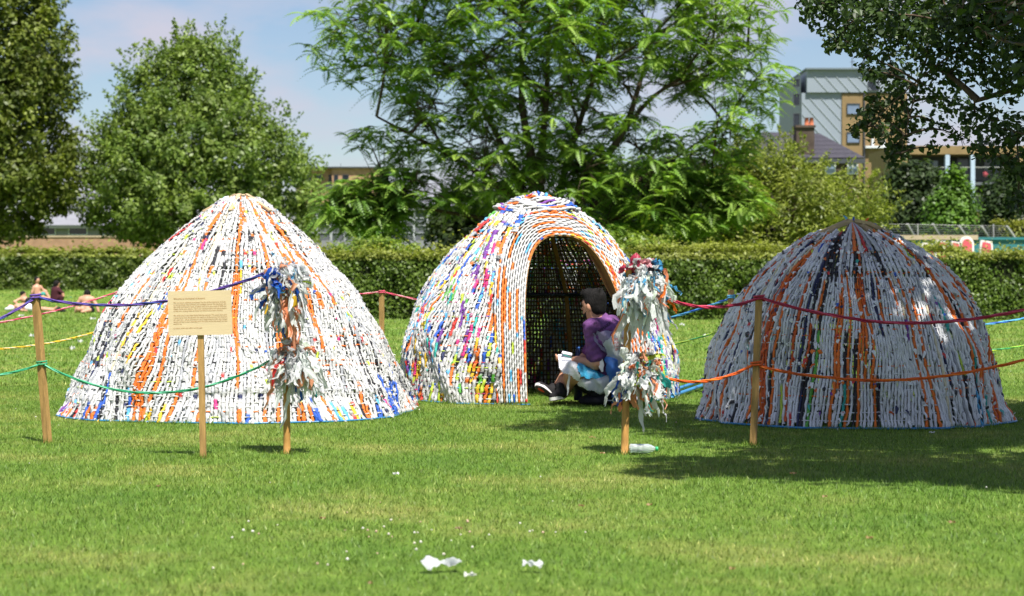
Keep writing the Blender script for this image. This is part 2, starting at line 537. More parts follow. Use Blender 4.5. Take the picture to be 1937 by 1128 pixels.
def wefts(D, thing_, t_list, rad, colpick, rng, mask=None, nseg=150, amp=.007):
    for i_, t_ in enumerate(t_list):
        ph = np.linspace(-np.pi, np.pi, nseg + 1)
        off = amp * np.where((np.arange(nseg + 1) + i_) % 2 == 0, 1, -1)
        p_, nrm, wid, r, h = D.pos(ph, t_ + .004 * np.sin(ph * 5 + i_), off)
        col = runs(nseg + 1, rng, colpick, 4, 26)
        mb = MB()
        if mask is None:
            mb.tube(p_, rad, 4, col)
        else:
            ok = ~mask(p_)
            edges = np.where(np.diff(ok.astype(int)) != 0)[0]
            st = 0
            for e in list(edges) + [nseg]:
                if ok[st] and e + 1 - st > 3: mb.tube(p_[st:e + 1], rad, 4, col[st:e + 1])
                st = e + 1
        if mb.v: mb.build('weft_cord', M['strip'], thing_)

def hoop(D, thing_, t_, off, rad, m_, name, z=None, arc=None, mask=None):
    ph = np.linspace(-np.pi, np.pi, 121) if arc is None else np.linspace(arc[0], arc[1], 100)
    p_, *_ = D.pos(ph, np.full(len(ph), t_), np.full(len(ph), off))
    if z is not None: p_[:, 2] = z
    if mask is not None:
        ok = np.where(mask(p_))[0]
        if len(ok): p_ = np.concatenate([p_[ok[-1] + 1:], p_[:ok[0]]])
    return MB().tube(p_, rad, 8).build(name, m_, thing_)

def ribs(D, thing_, n_, off, wdt, tend_, ph0=0.3, skip=None):
    for i_ in range(n_):
        ph = ph0 + 2 * np.pi * i_ / n_
        if skip and skip(ph): continue
        t_ = np.linspace(0, tend_, 26)
        p_, nrm, wid, r, h = D.pos(np.full(26, ph), t_, np.full(26, off))
        V, Q, C_ = ribbon(p_, nrm, wid, np.full(26, wdt), np.full(26, .008), np.ones((26, 3)), 4)
        MB().add(V, Q, None, C_).build('rib', M['rimwood'], thing_, False)

def cluster_pick(phi0, clusters, base, rng, D):
    """colour chooser for one strip: stripe clusters by azimuth over a mostly white ground"""
    u = math.sin(phi0); front = math.cos(phi0) > -0.1
    hit = [c_ for c_ in clusters if front and abs(u - c_[0]) < c_[1]]
    names, wts = zip(*base); wts = np.array(wts) / sum(wts)
    def pick(f):
        for (uc, uw, cols, f0, f1, pr) in hit:
            if f0 <= f <= f1 and rng.random() < pr: return K[cols[int(rng.integers(len(cols)))]]
        return K[names[int(rng.choice(len(names), p=wts))]]
    return pick

# ---- dome one: tall, white, squarish
d1 = DOMES['one']
D1 = Dome(d1['c'], [(0, 1.315), (.24, 1.195), (.56, 1.045), (.88, .865), (1.08, .72), (1.36, .46), (1.52, .26), (1.595, .17), (1.63, .12)], n=2.5, rot=-.12, seed=3)
D1.bulge = lambda ph, h: (.015 * np.exp(-((h - .20 - .05 * np.sin(2.3 * ph + 1)) / .035) ** 2) - .018 * np.exp(-((h - .14 - .05 * np.sin(2.3 * ph + 1)) / .03) ** 2)) * (.55 + .45 * np.sin(3.1 * ph + .4)) + .045 * np.exp(-((ph + 1.35) / .5) ** 2) * np.exp(-((h - .95) / .35) ** 2) + .03 * np.exp(-((ph + 1.25) / .25) ** 2) * np.exp(-((h - .3) / .12) ** 2) + (.032 * np.exp(-((ph + .66 - .10 * np.sin(h * 4)) / .045) ** 2) + .030 * np.exp(-((ph - .92) / .05) ** 2)) * sst(.1, .4, h) * sst(1.6, 1.2, h)
t1 = thing('woven_dome', 'tall white dome woven from plastic strips with orange streaks, behind the sign', 'dome', tuple(D1.c))
r1 = np.random.default_rng(11)
cl1 = [(-.41, .050, ['orange', 'orange', 'orange', 'white'], .0, .85, .80), (-.25, .012, ['yellow', 'cream'], .3, .9, .9), (-.17, .022, ['orange', 'white'], 0, .7, .6),
       (-.33, .03, ['lime', 'white', 'yellow'], .3, .8, .4), (.09, .028, ['orange'], .1, 1, .9), (.18, .02, ['orange', 'white', 'red'], .2, .9, .5), (.37, .040, ['orange', 'orange', 'orange', 'white'], .1, .95, .78),
       (.50, .02, ['orange', 'white'], .3, .8, .6), (.62, .07, ['orange', 'lime', 'orange', 'black', 'orange'], .05, .75, .72), (.74, .03, ['orange', 'white'], .2, .7, .5),
       (-.76, .10, ['black', 'white', 'white', 'grey', 'navy'], .1, .9, .55), (-.60, .07, ['yellow', 'brown', 'white', 'cream', 'white'], .1, .7, .5), (-.9, .06, ['red', 'white', 'white', 'black'], .1, .9, .45),
       (-.06, .05, ['lime', 'sky', 'white', 'white', 'green'], .05, .7, .4), (.88, .06, ['grey', 'white', 'white', 'black'], .2, 1, .6), (.93, .05, ['blue', 'blue', 'white'], 0, .17, .9), (.83, .03, ['blue', 'sky', 'white'], 0, .15, .7)]
b1 = [('white', 72), ('off', 14), ('grey', 3), ('orange', 1.6), ('black', 3.2), ('lime', 1.6), ('sky', 1.2), ('blue', .8), ('yellow', .9), ('magenta', .4), ('red', .8), ('brown', .8)]
bs1 = [('white', 52), ('off', 10), ('orange', 14), ('blue', 5), ('sky', 3), ('yellow', 3), ('black', 4), ('lime', 2), ('red', 3), ('purple', 1)]
def col1(phi0, nb, rng, D, k_):
    pk = cluster_pick(phi0, cl1, b1, rng, D)
    cb = runs(nb, rng, pk, 5, 30)
    ns = int(nb * .115)
    pk2 = cluster_pick(phi0, cl1[-2:], bs1, rng, D)
    cb[:ns] = runs(ns, rng, pk2, ns, ns + 3)
    sp = rng.random(nb) < .028
    for i_ in np.where(sp)[0]: cb[i_] = K[['black', 'orange', 'sky', 'lime', 'grey', 'navy', 'red', 'magenta'][int(rng.integers(8))]]
    return cb
strands(D1, t1, 296, .038, .0092, (col1,), (1.22, 1.58, D1.L - .01), r1, zig=.03, hwf=.54)
def wp1(f): return K[['white', 'white', 'off', 'white', 'white', 'off', 'white', 'orange', 'grey', 'lime', 'black', 'off'][int(r1.integers(12))]]
wefts(D1, t1, np.arange(.05, D1.L - .06, .038), .0052, wp1, r1, nseg=148, amp=.0095)
ribs(D1, t1, 6, -.045, .02, D1.L - .02, .5)
hoop(D1, t1, 0, .002, .007, M['bluetube'], 'base_hoop', .008)
# wooden collar and laths at the top
mb = MB(); th = np.linspace(0, 2 * np.pi, 25)
mb.tube(np.stack([.125 * np.cos(th), .125 * np.sin(th), np.full(25, 1.615)], -1), .013, 6)
mb.build('top_ring', M['lath'], t1)
for a_ in (-2.2, -1.2, -.15, .95, 2.0, 3.0):
    e = np.array([math.sin(a_), -math.cos(a_), 0])
    MB().beam(tuple(e * .30 + np.array([0, 0, 1.52])), tuple(e * .05 + np.array([0, 0, 1.652])), .03, .012).build('lath', M['lath'], t1, False)

# ---- dome three: wide, grey-white with orange and black, laths bare at the top
d3 = DOMES['three']
D3 = Dome(d3['c'], [(0, 1.05), (.275, 1.025), (.58, .958), (.847, .835), (1.076, .64), (1.25, .42), (1.345, .245), (1.39, .13)], n=2.08, rot=.3, seed=5)
D3.bulge = lambda ph, h: .05 * np.exp(-(h / .10) ** 2) * (1 + .6 * np.sin(17 * ph) * np.sin(5 * ph + 1)) * .6 + .035 * np.exp(-((ph - .40 - .05 * h) / .05) ** 2) * sst(1.25, .9, h) * (.6 + .4 * h) - .02 * np.exp(-((ph - .55) / .08) ** 2)
t3 = thing('woven_dome', 'low grey white dome with orange and black streaks, shaded by the tree at right', 'dome', tuple(D3.c))
r3 = np.random.default_rng(33)
cl3 = [(-.74, .035, ['orange', 'orange', 'dorange'], 0, .8, .92), (-.62, .02, ['orange', 'shade_white'], .1, .7, .5), (-.49, .03, ['black', 'navy', 'orange'], .05, .8, .75), (-.42, .03, ['orange', 'black', 'green'], 0, .9, .55),
       (-.30, .02, ['sky', 'black', 'orange'], 0, .5, .5), (-.22, .02, ['orange', 'shade_white'], .3, 1, .7), (-.08, .035, ['orange', 'dorange', 'shade_white'], .1, 1, .6), (.03, .02, ['black', 'navy'], .3, 1, .85),
       (.10, .025, ['orange', 'shade_white'], .3, 1, .7), (.20, .03, ['black', 'shade_white', 'orange'], .2, 1, .7), (.31, .035, ['orange', 'orange', 'black'], .1, .9, .7), (.40, .02, ['black', 'shade_white'], .1, .7, .6),
       (.47, .03, ['orange', 'red', 'shade_white'], .1, .8, .6), (.60, .03, ['green', 'lime', 'shade_white', 'teal'], .1, .8, .6), (.68, .03, ['orange', 'shade_white', 'sky'], 0, .7, .5), (.80, .04, ['orange', 'teal', 'shade_white', 'shade_white'], 0, .9, .45), (-.9, .05, ['navy', 'shade_white', 'shade_white'], .2, .9, .5)]
b3 = [('off', 4), ('shade_white', 64), ('grey', 4), ('orange', 5), ('dorange', 3), ('black', 8), ('navy', 4), ('blue', 1), ('teal', 1), ('lime', 1), ('red', 1), ('cream', 2), ('purple', .6)]
def col3(phi0, nb, rng, D, k_):
    return runs(nb, rng, cluster_pick(phi0, cl3, b3, rng, D), 5, 24)
def t0_3(phi0): return -.0 + (.05 * r3.random() if r3.random() < .25 else .01 * r3.random())
# strips reach up to a ragged edge; one tongue in front is tied at the very top
class _E: pass
strands(D3, t3, 292, .052, .0110, (col3,), (1.12, 1.47, 1.66), r3, weave=.006, hwf=.46, t0fn=t0_3, zig=.02)
def wp3(f): return K[['shade_white', 'white', 'off', 'grey', 'black', 'navy', 'shade_white', 'orange', 'shade_white'][int(r3.integers(9))]]
wefts(D3, t3, np.arange(.06, 1.60, .052), .0045, wp3, r3)
ribs(D3, t3, 8, -.045, .022, D3.L - .04, .2)
hoop(D3, t3, 0, .010, .008, M['bluetube'], 'base_hoop', .010)
for (a_, l_, z0, z1) in ((-1.45, .33, 1.305, 1.435), (-.9, .26, 1.34, 1.43), (.55, .27, 1.31, 1.43), (1.3, .34, 1.30, 1.42), (2.3, .33, 1.31, 1.42), (-2.4, .33, 1.31, 1.43), (3.14, .3, 1.31, 1.42)):
    e = np.array([math.sin(a_), -math.cos(a_), 0])
    MB().beam(tuple(e * l_ + np.array([0, 0, z0])), tuple(e * .03 + np.array([0, 0, z1])), .042, .016).build('lath', M['lath'], t3, False)
for i_ in range(7):   # strips drawn up to the crown and tied
    a_ = -.32 + i_ * .09
    n_ = 14; f = np.linspace(0, 1, n_)
    top = np.array([-.02, -.085, 1.415])
    p0, nrm, wid, *_ = D3.pos(np.array([a_]), np.array([1.36]), np.array([.012]))
    p_ = p0 * (1 - f)[:, None] + top * f[:, None] + np.array([0, -.02, .02]) * np.sin(f * np.pi)[:, None]
    sw = np.where(np.arange(n_) % 2 == 0, .7, 1.1)
    col = runs(n_, r3, lambda q: K[['off', 'off', 'orange', 'white', 'red', 'grey', 'off'][i_]], 3, 9)
    V, Q, C_ = ribbon(p_, np.repeat(nrm, n_, 0), np.repeat(wid, n_, 0), .017 * sw * (1 - .55 * f), .010 * sw, col)
    MB().add(V, Q, None, C_).build('woven_strip', M['strip'], t3)
for (a_, b_, wd) in (((-.26, -.14, 1.335), (-.015, -.10, 1.424), .026), ((.0, -.10, 1.426), (.12, -.08, 1.405), .024), ((.12, -.08, 1.402), (.27, -.10, 1.325), .026), ((.05, -.12, 1.395), (.15, -.17, 1.325), .024)):
    MB().beam(a_, b_, .016, wd).build('lath', M['lath'], t3, False)
for (x_, y_, z_, c_, tilt) in ((-.045, -.03, 1.44, 'sky', (-.5, 0, .8)), (.0, -.05, 1.43, 'blue', (.05, -.2, .9)), (.10, 0, 1.425, 'orange', (.4, 0, .8)), (.14, .02, 1.40, 'blue', (.8, 0, .4)), (-.30, -.05, 1.31, 'off', (-.4, -.3, .5)), (.25, -.1, 1.33, 'black', (.3, -.5, .5))):
    tv = np.array(tilt); f = np.linspace(0, 1, 6)[:, None]
    p_ = np.array([x_, y_, z_]) + f * tv * .05 + np.array([0, 0, -.02]) * f ** 2
    MB().tube(p_, np.linspace(.010, .004, 6), 5, K[c_]).build('tie_end', M['strip'], t3)

# ---- dome two: rounded, many coloured, with an arched doorway
d2 = DOMES['two']
D2 = Dome(d2['c'], [(0, 1.21), (.455, 1.145), (.77, 1.02), (1.09, .845), (1.36, .62), (1.55, .40), (1.69, .18), (1.74, .05)], n=2.0, seed=8)
t2 = thing('woven_dome', 'rounded many coloured woven dome with a dark arched doorway', 'dome', tuple(D2.c))
r2 = np.random.default_rng(22)
PHD = 0.305           # doorway azimuth
DW, DH = .445, 1.345  # half width and height of the opening
sd, cdn = math.sin(PHD), math.cos(PHD)
def door_lat(p_):
    lat = p_[:, 0] * cdn + p_[:, 1] * sd
    fwd = p_[:, 0] * sd - p_[:, 1] * cdn
    return lat, fwd
def arch_inside(p_, o_):
    lat, fwd = door_lat(p_)
    W_, H_ = DW + o_, DH + o_
    return (fwd > 0) & ((np.abs(lat) / W_) ** 2.6 + (np.clip(p_[:, 2], 0, None) / H_) ** 2.6 < 1)
def mask2(p_): return arch_inside(p_, .185)
cl2 = [(-.42, .05, ['orange', 'yellow', 'white'], .0, .8, .35), (-.60, .03, ['magenta', 'purple', 'white', 'white'], .15, .9, .5), (-.50, .03, ['blue', 'white', 'magenta', 'white'], .1, .9, .45), (-.33, .03, ['blue', 'white', 'navy', 'white'], .1, .9, .4),
       (-.72, .03, ['teal', 'sky', 'white'], .1, .9, .5), (-.83, .04, ['lime', 'yellow', 'white', 'white'], .1, .9, .45), (-.22, .03, ['green', 'blue', 'white', 'orange'], .05, .8, .5), (-.95, .03, ['sky', 'white'], .1, .9, .4)]
b2 = [('white', 86), ('off', 9), ('blue', 6), ('orange', 7), ('sky', 5), ('lime', 5), ('yellow', 4), ('magenta', 3.5), ('purple', 3), ('red', 3), ('green', 2.5), ('teal', 3), ('black', 2), ('grey', 3), ('navy', 2)]
def col2(phi0, nb, rng, D, k_):
    cb = runs(nb, rng, cluster_pick(phi0, cl2, b2, rng, D), 1, 5)
    return cb
TC = float(np.interp(1.60, D2.h, D2.s))
strands(D2, t2, 240, .041, .0105, (col2,), (1.20, 1.52, TC + .06), r2, mask=mask2, full=True, zig=.05)
def wp2(f): return K[['white', 'black', 'orange', 'blue', 'off', 'lime', 'magenta', 'sky', 'navy', 'white', 'red'][int(r2.integers(11))]]
wefts(D2, t2, np.arange(.05, TC, .042), .0056, wp2, r2, mask=mask2, nseg=180)
# dark netting behind the strips, added to deepen the shade inside the dome
mb = MB()
for k_ in range(0, 240):
    ph = 2 * np.pi * (k_ + .5) / 240 - np.pi
    te = [1.52, 1.20, TC][(k_ % 4 == 2) * 0 + (k_ % 2) * 1 + (k_ % 4 == 0) * 2]
    n_ = 34; t_ = np.linspace(.02, te, n_)
    p_, nrm, wid, r, h = D2.pos(np.full(n_, ph), t_, np.full(n_, -.021))
    ok = ~arch_inside(p_, .10)
    mult = 1 + sst(1.18, 1.3, t_) + 2 * sst(1.5, 1.62, t_)
    hw = 2 * np.pi * r / 240 * mult * .20
    A_, B_ = p_ - wid * hw[:, None], p_ + wid * hw[:, None]
    V = np.stack([A_, B_], 1).reshape(-1, 3)
    q = np.array([[2*i_, 2*i_+1, 2*i_+3, 2*i_+2] for i_ in range(n_ - 1) if ok[i_] and ok[i_ + 1]])
    mb.add(V, q)
for t_ in np.arange(.05, TC, .042):
    ph = np.linspace(-np.pi, np.pi, 97)
    p_, nrm, *_ = D2.pos(ph, np.full(97, t_), np.full(97, -.024))
    ok = ~arch_inside(p_, .10)
    up = np.array([0, 0, .0055])
    V = np.stack([p_ - up, p_ + up], 1).reshape(-1, 3)
    q = np.array([[2*i_, 2*i_+1, 2*i_+3, 2*i_+2] for i_ in range(96) if ok[i_] and ok[i_ + 1]])
    mb.add(V, q)
mb.build('netting', M['net'], t2, False)
def skip2(ph): return abs((ph - PHD + np.pi) % (2 * np.pi) - np.pi) < .42
ribs(D2, t2, 9, -.05, .024, D2.L - .05, .05, skip2)
hoop(D2, t2, 0, .006, .007, M['bluetube'], 'base_hoop', .008, mask=lambda p_: arch_inside(p_ * [1, 1, 0], -.03))
th_ = np.linspace(PHD + .45, PHD + 2 * np.pi - .45, 90)
tb = float(np.interp(.90, D2.h, D2.s))
p_, *_ = D2.pos(th_, np.full(90, tb), np.full(90, -.07))
MB().tube(p_, .016, 8).build('inner_hoop', M['darkbar'], t2)
# arch strips that follow the doorway
def arch_path(o_, n_, proud):
    th = np.linspace(0.0, np.pi, n_)
    c_, s_ = np.cos(th), np.sin(th)
    ex = 2 / 2.6
    lat = -(DW + o_) * np.sign(c_) * np.abs(c_) ** ex
    z = (DH + o_) * np.abs(s_) ** ex
    r = np.interp(z, D2.h, D2.r)
    fwd = np.sqrt(np.maximum(r * r - lat * lat, .002))
    nrm = np.stack([lat * cdn + fwd * sd, lat * sd - fwd * cdn, .45 * r], -1)
    nrm /= np.linalg.norm(nrm, axis=1)[:, None]
    p_ = np.stack([lat * cdn + fwd * sd, lat * sd - fwd * cdn, z + .012], -1) + nrm * proud
    # resample evenly
    s = np.concatenate([[0], np.cumsum(np.linalg.norm(np.diff(p_, axis=0), axis=1))])
    u = np.linspace(0, s[-1], n_)
    f = lambda A_: np.stack([np.interp(u, s, A_[:, i_]) for i_ in range(3)], -1)
    return f(p_), f(nrm), s[-1]
acols = [['orange', 'white', 'blue', 'red', 'orange', 'yellow'], ['white', 'white', 'orange'], ['white', 'off', 'white', 'red', 'white'], ['orange', 'white', 'orange', 'white'], ['white', 'off', 'white'], ['white', 'blue', 'white', 'off', 'white'], ['orange', 'white', 'white', 'orange'], ['white', 'off', 'white', 'white'], ['white', 'orange', 'off', 'white'], ['orange', 'orange', 'brown', 'white'], ['white', 'off', 'white', 'purple'], ['white', 'sky', 'white', 'orange']]
for i_, o_ in enumerate(np.linspace(.006, .215, 13)):
    n_ = 191
    pth, nrm, ln = arch_path(o_, n_, .036 - .0018 * i_ - .010 * (i_ > 10))
    T_ = np.gradient(pth, axis=0); T_ /= np.linalg.norm(T_, axis=1)[:, None]
    wid = np.cross(nrm, T_)
    par = (np.arange(n_) // 2 + i_) % 2
    pth = pth + nrm * (.005 * np.where(par == 0, 1, -1))[:, None]
    sw = np.where(np.arange(n_) % 2 == 0, .72, 1.1) * r2.uniform(.88, 1.12, n_)
    names = acols[i_ % len(acols)]
    cb = runs(n_, r2, lambda q: K[names[int(r2.integers(len(names)))]] if r2.random() < .8 else K[['white', 'off', 'sky', 'lime'][int(r2.integers(4))]], 4, 22)
    V, Q, C_ = ribbon(pth, nrm, wid, .0098 * sw, .0090 * sw, cb)
    MB().add(V, Q, None, C_).build('arch_strip', M['strip'], t2)
# wooden rim lining the doorway
pth, nrm, ln = arch_path(-.004, 90, .03)
inn = np.array([sd, -cdn, 0.0])
V = np.stack([pth, pth - inn * .15 - nrm * .0], 1)
side = np.cross(np.gradient(pth, axis=0), inn); side /= np.linalg.norm(side, axis=1)[:, None]
side *= np.sign((side[:, 2] * .5 + (side * np.array([0, 0, 1])).sum(1)))[:, None] * 1.0
ctr = np.array([sd, -cdn, 0]) * .9 + np.array([0, 0, .5])
for q in range(90):
    if np.dot(side[q], ctr - pth[q]) > 0: side[q] *= -1
V = np.stack([V[:, 0], V[:, 1], V[:, 1] + side * .014, V[:, 0] + side * .014], 1).reshape(-1, 3)
MB().add(V, tube_faces(90, 4)).build('door_rim', M['rimwood'], t2, False)
# cap: strips wound round the crown
capc = ['blue', 'white', 'sky', 'blue', 'white', 'off', 'orange', 'white', 'purple', 'blue', 'white', 'orange', 'white', 'off', 'white', 'off', 'red']
n_c = 12
for i_ in range(n_c):
    f = i_ / (n_c - 1)
    rr, zz = .350 * (1 - f) ** .95 + .02, 1.600 + .140 * f ** .85
    n_ = max(26, int(2 * np.pi * rr / .022)); n_ += n_ % 2
    ph = np.linspace(0, 2 * np.pi, n_ + 1)
    wv = .012 * np.sin(3 * ph + i_) + .006 * np.sin(9 * ph + 2 * i_)
    par = ((np.arange(n_ + 1) // 2 + i_) % 2)
    r_ = rr + .006 * np.where(par == 0, 1, -1) + .01 * np.sin(2 * ph + 1)
    p_ = np.stack([r_ * np.sin(ph), -r_ * np.cos(ph), zz + wv - .02 * (1 - f) * np.cos(2 * ph)], -1)
    nrm = np.stack([.5 * np.sin(ph), -.5 * np.cos(ph), np.full(n_ + 1, .86)], -1)
    T_ = np.gradient(p_, axis=0); T_ /= np.linalg.norm(T_, axis=1)[:, None]
    wid = np.cross(nrm, T_)
    sw = np.where(np.arange(n_ + 1) % 2 == 0, .75, 1.1)
    cb = runs(n_ + 1, r2, lambda q: K[capc[int(r2.integers(len(capc)))]], 3, 14)
    V, Q, C_ = ribbon(p_, nrm, wid, .0155 * sw, .011 * sw, cb)
    MB().add(V, Q, None, C_).build('cap_strip', M['strip'], t2)

# frayed ends and crumpled bits of film standing off the weave
def frays(D, t_, n, pal, rng, hmax, mask=None, size=.016):
    ph = rng.uniform(-2.0, 2.0, n); t__ = rng.random(n) ** 1.15 * hmax
    p_, nrm, wid, r, h = D.pos(ph, t__, np.full(n, .011))
    ok = r > .12
    if mask is not None: ok &= ~mask(p_)
    p_, nrm, wid = p_[ok], nrm[ok], wid[ok]; n = len(p_)
    up = np.cross(wid, nrm)
    a = rng.normal(0, .55, n)[:, None]
    d_ = up * np.cos(a) * rng.choice([-1, 1], n)[:, None] + wid * np.sin(a) + nrm * rng.uniform(-.1, .75, n)[:, None]
    d_ /= np.linalg.norm(d_, axis=1)[:, None]
    w_ = np.cross(d_, nrm); w_ /= np.linalg.norm(w_, axis=1)[:, None]
    l_ = size * rng.uniform(.6, 2.2, n)[:, None]; ww = size * rng.uniform(.25, .6, n)[:, None]
    m_ = p_ + d_ * l_ * .5 + nrm * l_ * .22; e = p_ + d_ * l_ - np.array([0, 0, .3]) * l_
    V = np.stack([p_ - w_ * ww, p_ + w_ * ww, m_ - w_ * ww * 1.1, m_ + w_ * ww * 1.1, e - w_ * ww * .5, e + w_ * ww * .5], 1).reshape(-1, 3)
    i6 = np.arange(n)[:, None] * 6
    Q = np.concatenate([i6 + np.array([[0, 1, 3, 2]]), i6 + np.array([[2, 3, 5, 4]])])
    names, wts = zip(*pal); wts = np.array(wts, float) / sum(wts)
    col = np.array([K[names[q]] for q in rng.choice(len(names), n, p=wts)]) * rng.uniform(.85, 1.1, (n, 1))
    MB().add(V, Q, None, np.repeat(col, 6, axis=0)).build('frayed_ends', M['strip'], t_, True, 'stuff')
frays(D1, t1, 1300, b1, r1, D1.L - .05)
frays(D2, t2, 700, b2, r2, TC, mask2)
frays(D3, t3, 1300, b3, r3, 1.6, None, .020)
# ================================================================== vegetation
def unit(v):
    return v / (np.linalg.norm(v, axis=-1, keepdims=True) + 1e-9)

def leaf_mesh(name, c, nrm, size, col, par, aspect=.55, dirv=None, matname='leaf', kind=None, fold=.0):
    """diamond leaves: centres c, normals nrm"""
    n = len(c)
    d = RNG.normal(size=(n, 3)) if dirv is None else dirv
    a_ = unit(np.cross(nrm, d)); b_ = np.cross(a_, nrm)
    s = np.asarray(size)[:, None]
    V = np.stack([c - b_ * s, c + a_ * s * aspect - b_ * s * .1, c + b_ * s, c - a_ * s * aspect - b_ * s * .1], 1).reshape(-1, 3)
    Q = np.arange(n * 4).reshape(-1, 4)
    me = mesh_np(name, V, [Q], np.repeat(col, 4, axis=0), smooth=False)
    return link(name, me, M[matname], par, kind)

def outline_sample(rows, n, rng, bias=.5):
    """random points (px, py, depth fraction) in a crown drawn as rows (y, xl, xr)"""
    rows = np.array(rows, float)
    wdt = rows[:, 2] - rows[:, 1]
    yy = np.linspace(rows[0, 0], rows[-1, 0], 200)
    wy = np.interp(yy, rows[:, 0], wdt)
    cdf = np.cumsum(wy); cdf /= cdf[-1]
    y = np.interp(rng.random(n), cdf, yy)
    xl, xr = np.interp(y, rows[:, 0], rows[:, 1]), np.interp(y, rows[:, 0], rows[:, 2])
    hw, cx_ = (xr - xl) / 2, (xr + xl) / 2
    rad = rng.random(n) ** bias; th = rng.uniform(0, 2 * np.pi, n)
    return cx_ + hw * rad * np.cos(th), y, rad * np.sin(th) * hw, hw

def px_points(px, py, d0, dd):
    """pixel outline at depth d0 -> world; dd in pixels of depth offset"""
    k_ = d0 / F
    return np.stack([(px - CX) * k_, d0 + dd * k_, CAMH + (HZ - py) * k_], -1)

def crown(par, rows, d0, n_cl, per, clr, leaf, cols, rng, bias=.42, drop=0.0, flat=.8, depth=.9, up=.55, aspect=.55, gap=None, name='crown', shoots=(0, 1.0)):
    px, py, dd, hw = outline_sample(rows, n_cl, rng, bias)
    if gap is not None:
        kp = ~gap(px, py); px, py, dd = px[kp], py[kp], dd[kp]
    C0 = px_points(px, py, d0, dd * depth)
    mid = C0.mean(0)
    n = len(C0)
    # clumps
    cs = clr * rng.uniform(.6, 1.35, n)
    q = rng.normal(size=(n, per, 3)); q = unit(q) * (rng.random((n, per, 1)) ** .45)
    q[..., 2] *= flat
    pts = C0[:, None] + q * cs[:, None, None]
    pts[..., 2] -= drop * (q[..., 0] ** 2 + q[..., 1] ** 2) * cs[:, None]
    outw = unit(C0 - mid)[:, None] * .35 + q * .75
    nrm = unit(outw + rng.normal(size=pts.shape) * .42 + np.array([0, 0, up]))
    tone = rng.uniform(.78, 1.2, n)[:, None, None] * rng.uniform(.8, 1.2, (n, per, 1))
    ca, cb = np.array(cols[0]), np.array(cols[1])
    m_ = np.clip(rng.normal(.5, .28, (n, 1, 1)) + rng.normal(0, .15, (n, per, 1)), 0, 1)
    col = (ca * (1 - m_) + cb * m_) * tone
    sz = leaf * rng.uniform(.65, 1.3, n * per)
    pts, nrm, col = pts.reshape(-1, 3), nrm.reshape(-1, 3), col.reshape(-1, 3)
    if shoots[0]:
        ns, nl = shoots[0], 26
        fr = np.hypot((px - np.interp(py, [r_[0] for r_ in rows], [(r_[1] + r_[2]) / 2 for r_ in rows])) / hw[:len(px)] if gap is None else 1, dd / hw[:len(px)] if gap is None else 0)
        pick = rng.choice(np.argsort(-fr)[:max(ns, int(len(C0) * .55))], ns)
        o_ = unit((C0[pick] - mid) * np.array([1, 1, .35])) * .75 + np.array([0, 0, .75]) + rng.normal(size=(ns, 3)) * .3
        o_ = unit(o_)
        ll = shoots[1] * rng.uniform(.6, 1.4, ns)
        f = rng.random((ns, nl))
        sp = C0[pick][:, None] + o_[:, None] * ((.35 + f) * ll[:, None])[..., None] + rng.normal(size=(ns, nl, 3)) * (.17 * (1.15 - f))[..., None] * shoots[1]
        sn = unit(rng.normal(size=(ns, nl, 3)) + np.array([0, -.2, .4]))
        m2 = rng.random((ns, 1, 1))
        sc = (ca * (1 - m2) + cb * m2) * rng.uniform(.8, 1.3, (ns, nl, 1))
        pts = np.concatenate([pts, sp.reshape(-1, 3)]); nrm = np.concatenate([nrm, sn.reshape(-1, 3)]); col = np.concatenate([col, sc.reshape(-1, 3)])
        sz = np.concatenate([sz, leaf * .9 * rng.uniform(.6, 1.2, ns * nl)])
    o = leaf_mesh(name, pts, nrm, sz, col, par, aspect)
    return o, C0

def curve(a, b, n, bend, rng=None):
    f = np.linspace(0, 1, n)[:, None]
    return np.asarray(a) * (1 - f) + np.asarray(b) * f + np.asarray(bend) * (np.sin(f * np.pi))

def limbs(par, base, top, r0, C0, rng, n=14, name='trunk'):
    """tapered trunk with limbs running out into the clumps"""
    base, top = np.array(base, float), np.array(top, float)
    mb = MB()
    n_ = 14; f = np.linspace(0, 1, n_)
    tp = curve(base, top, n_, rng.normal(0, .1, 3) * [1, 1, 0])
    mb.tube(tp, r0 * (1 - .8 * f) * (1 + .35 * np.exp(-f * 14)), 9)
    for i_ in rng.choice(len(C0), min(n, len(C0)), replace=False):
        e = C0[i_]; zf = np.clip((e[2] - base[2]) / max(top[2] - base[2], .1) * rng.uniform(.35, .75), .12, .92)
        a = np.array([np.interp(zf, f, tp[:, q]) for q in range(3)])
        l_ = np.linalg.norm(e - a)
        rr = r0 * (1 - .8 * zf) * .5
        mb.tube(curve(a, e, 9, np.array([0, 0, .10 * l_]) + rng.normal(0, .04 * l_, 3)), rr * np.linspace(1, .12, 9), 6)
    return mb.build(name, M['bark'], par)

def simple_tree(name, label, rows, d0, n_cl, per, clr, leaf, cols, rng, trunk_px, group=None, r0=.22, n_l=14, **kw):
    zb = float(gz(sx(trunk_px, d0), d0))
    t_ = thing(name, label, 'tree', (sx(trunk_px, d0), d0, zb), group)
    o, C0 = crown(None, rows, d0, n_cl, per, clr, leaf, cols, rng, **kw)
    setparent(o, t_)
    top = px_points(np.array([trunk_px]), np.array([rows[0][0] + 30]), d0, np.array([0.]))[0]
    b_ = limbs(None, (sx(trunk_px, d0), d0, zb - .05), top, r0, C0, rng, n_l)
    setparent(b_, t_)
    return t_

rv = np.random.default_rng(77)
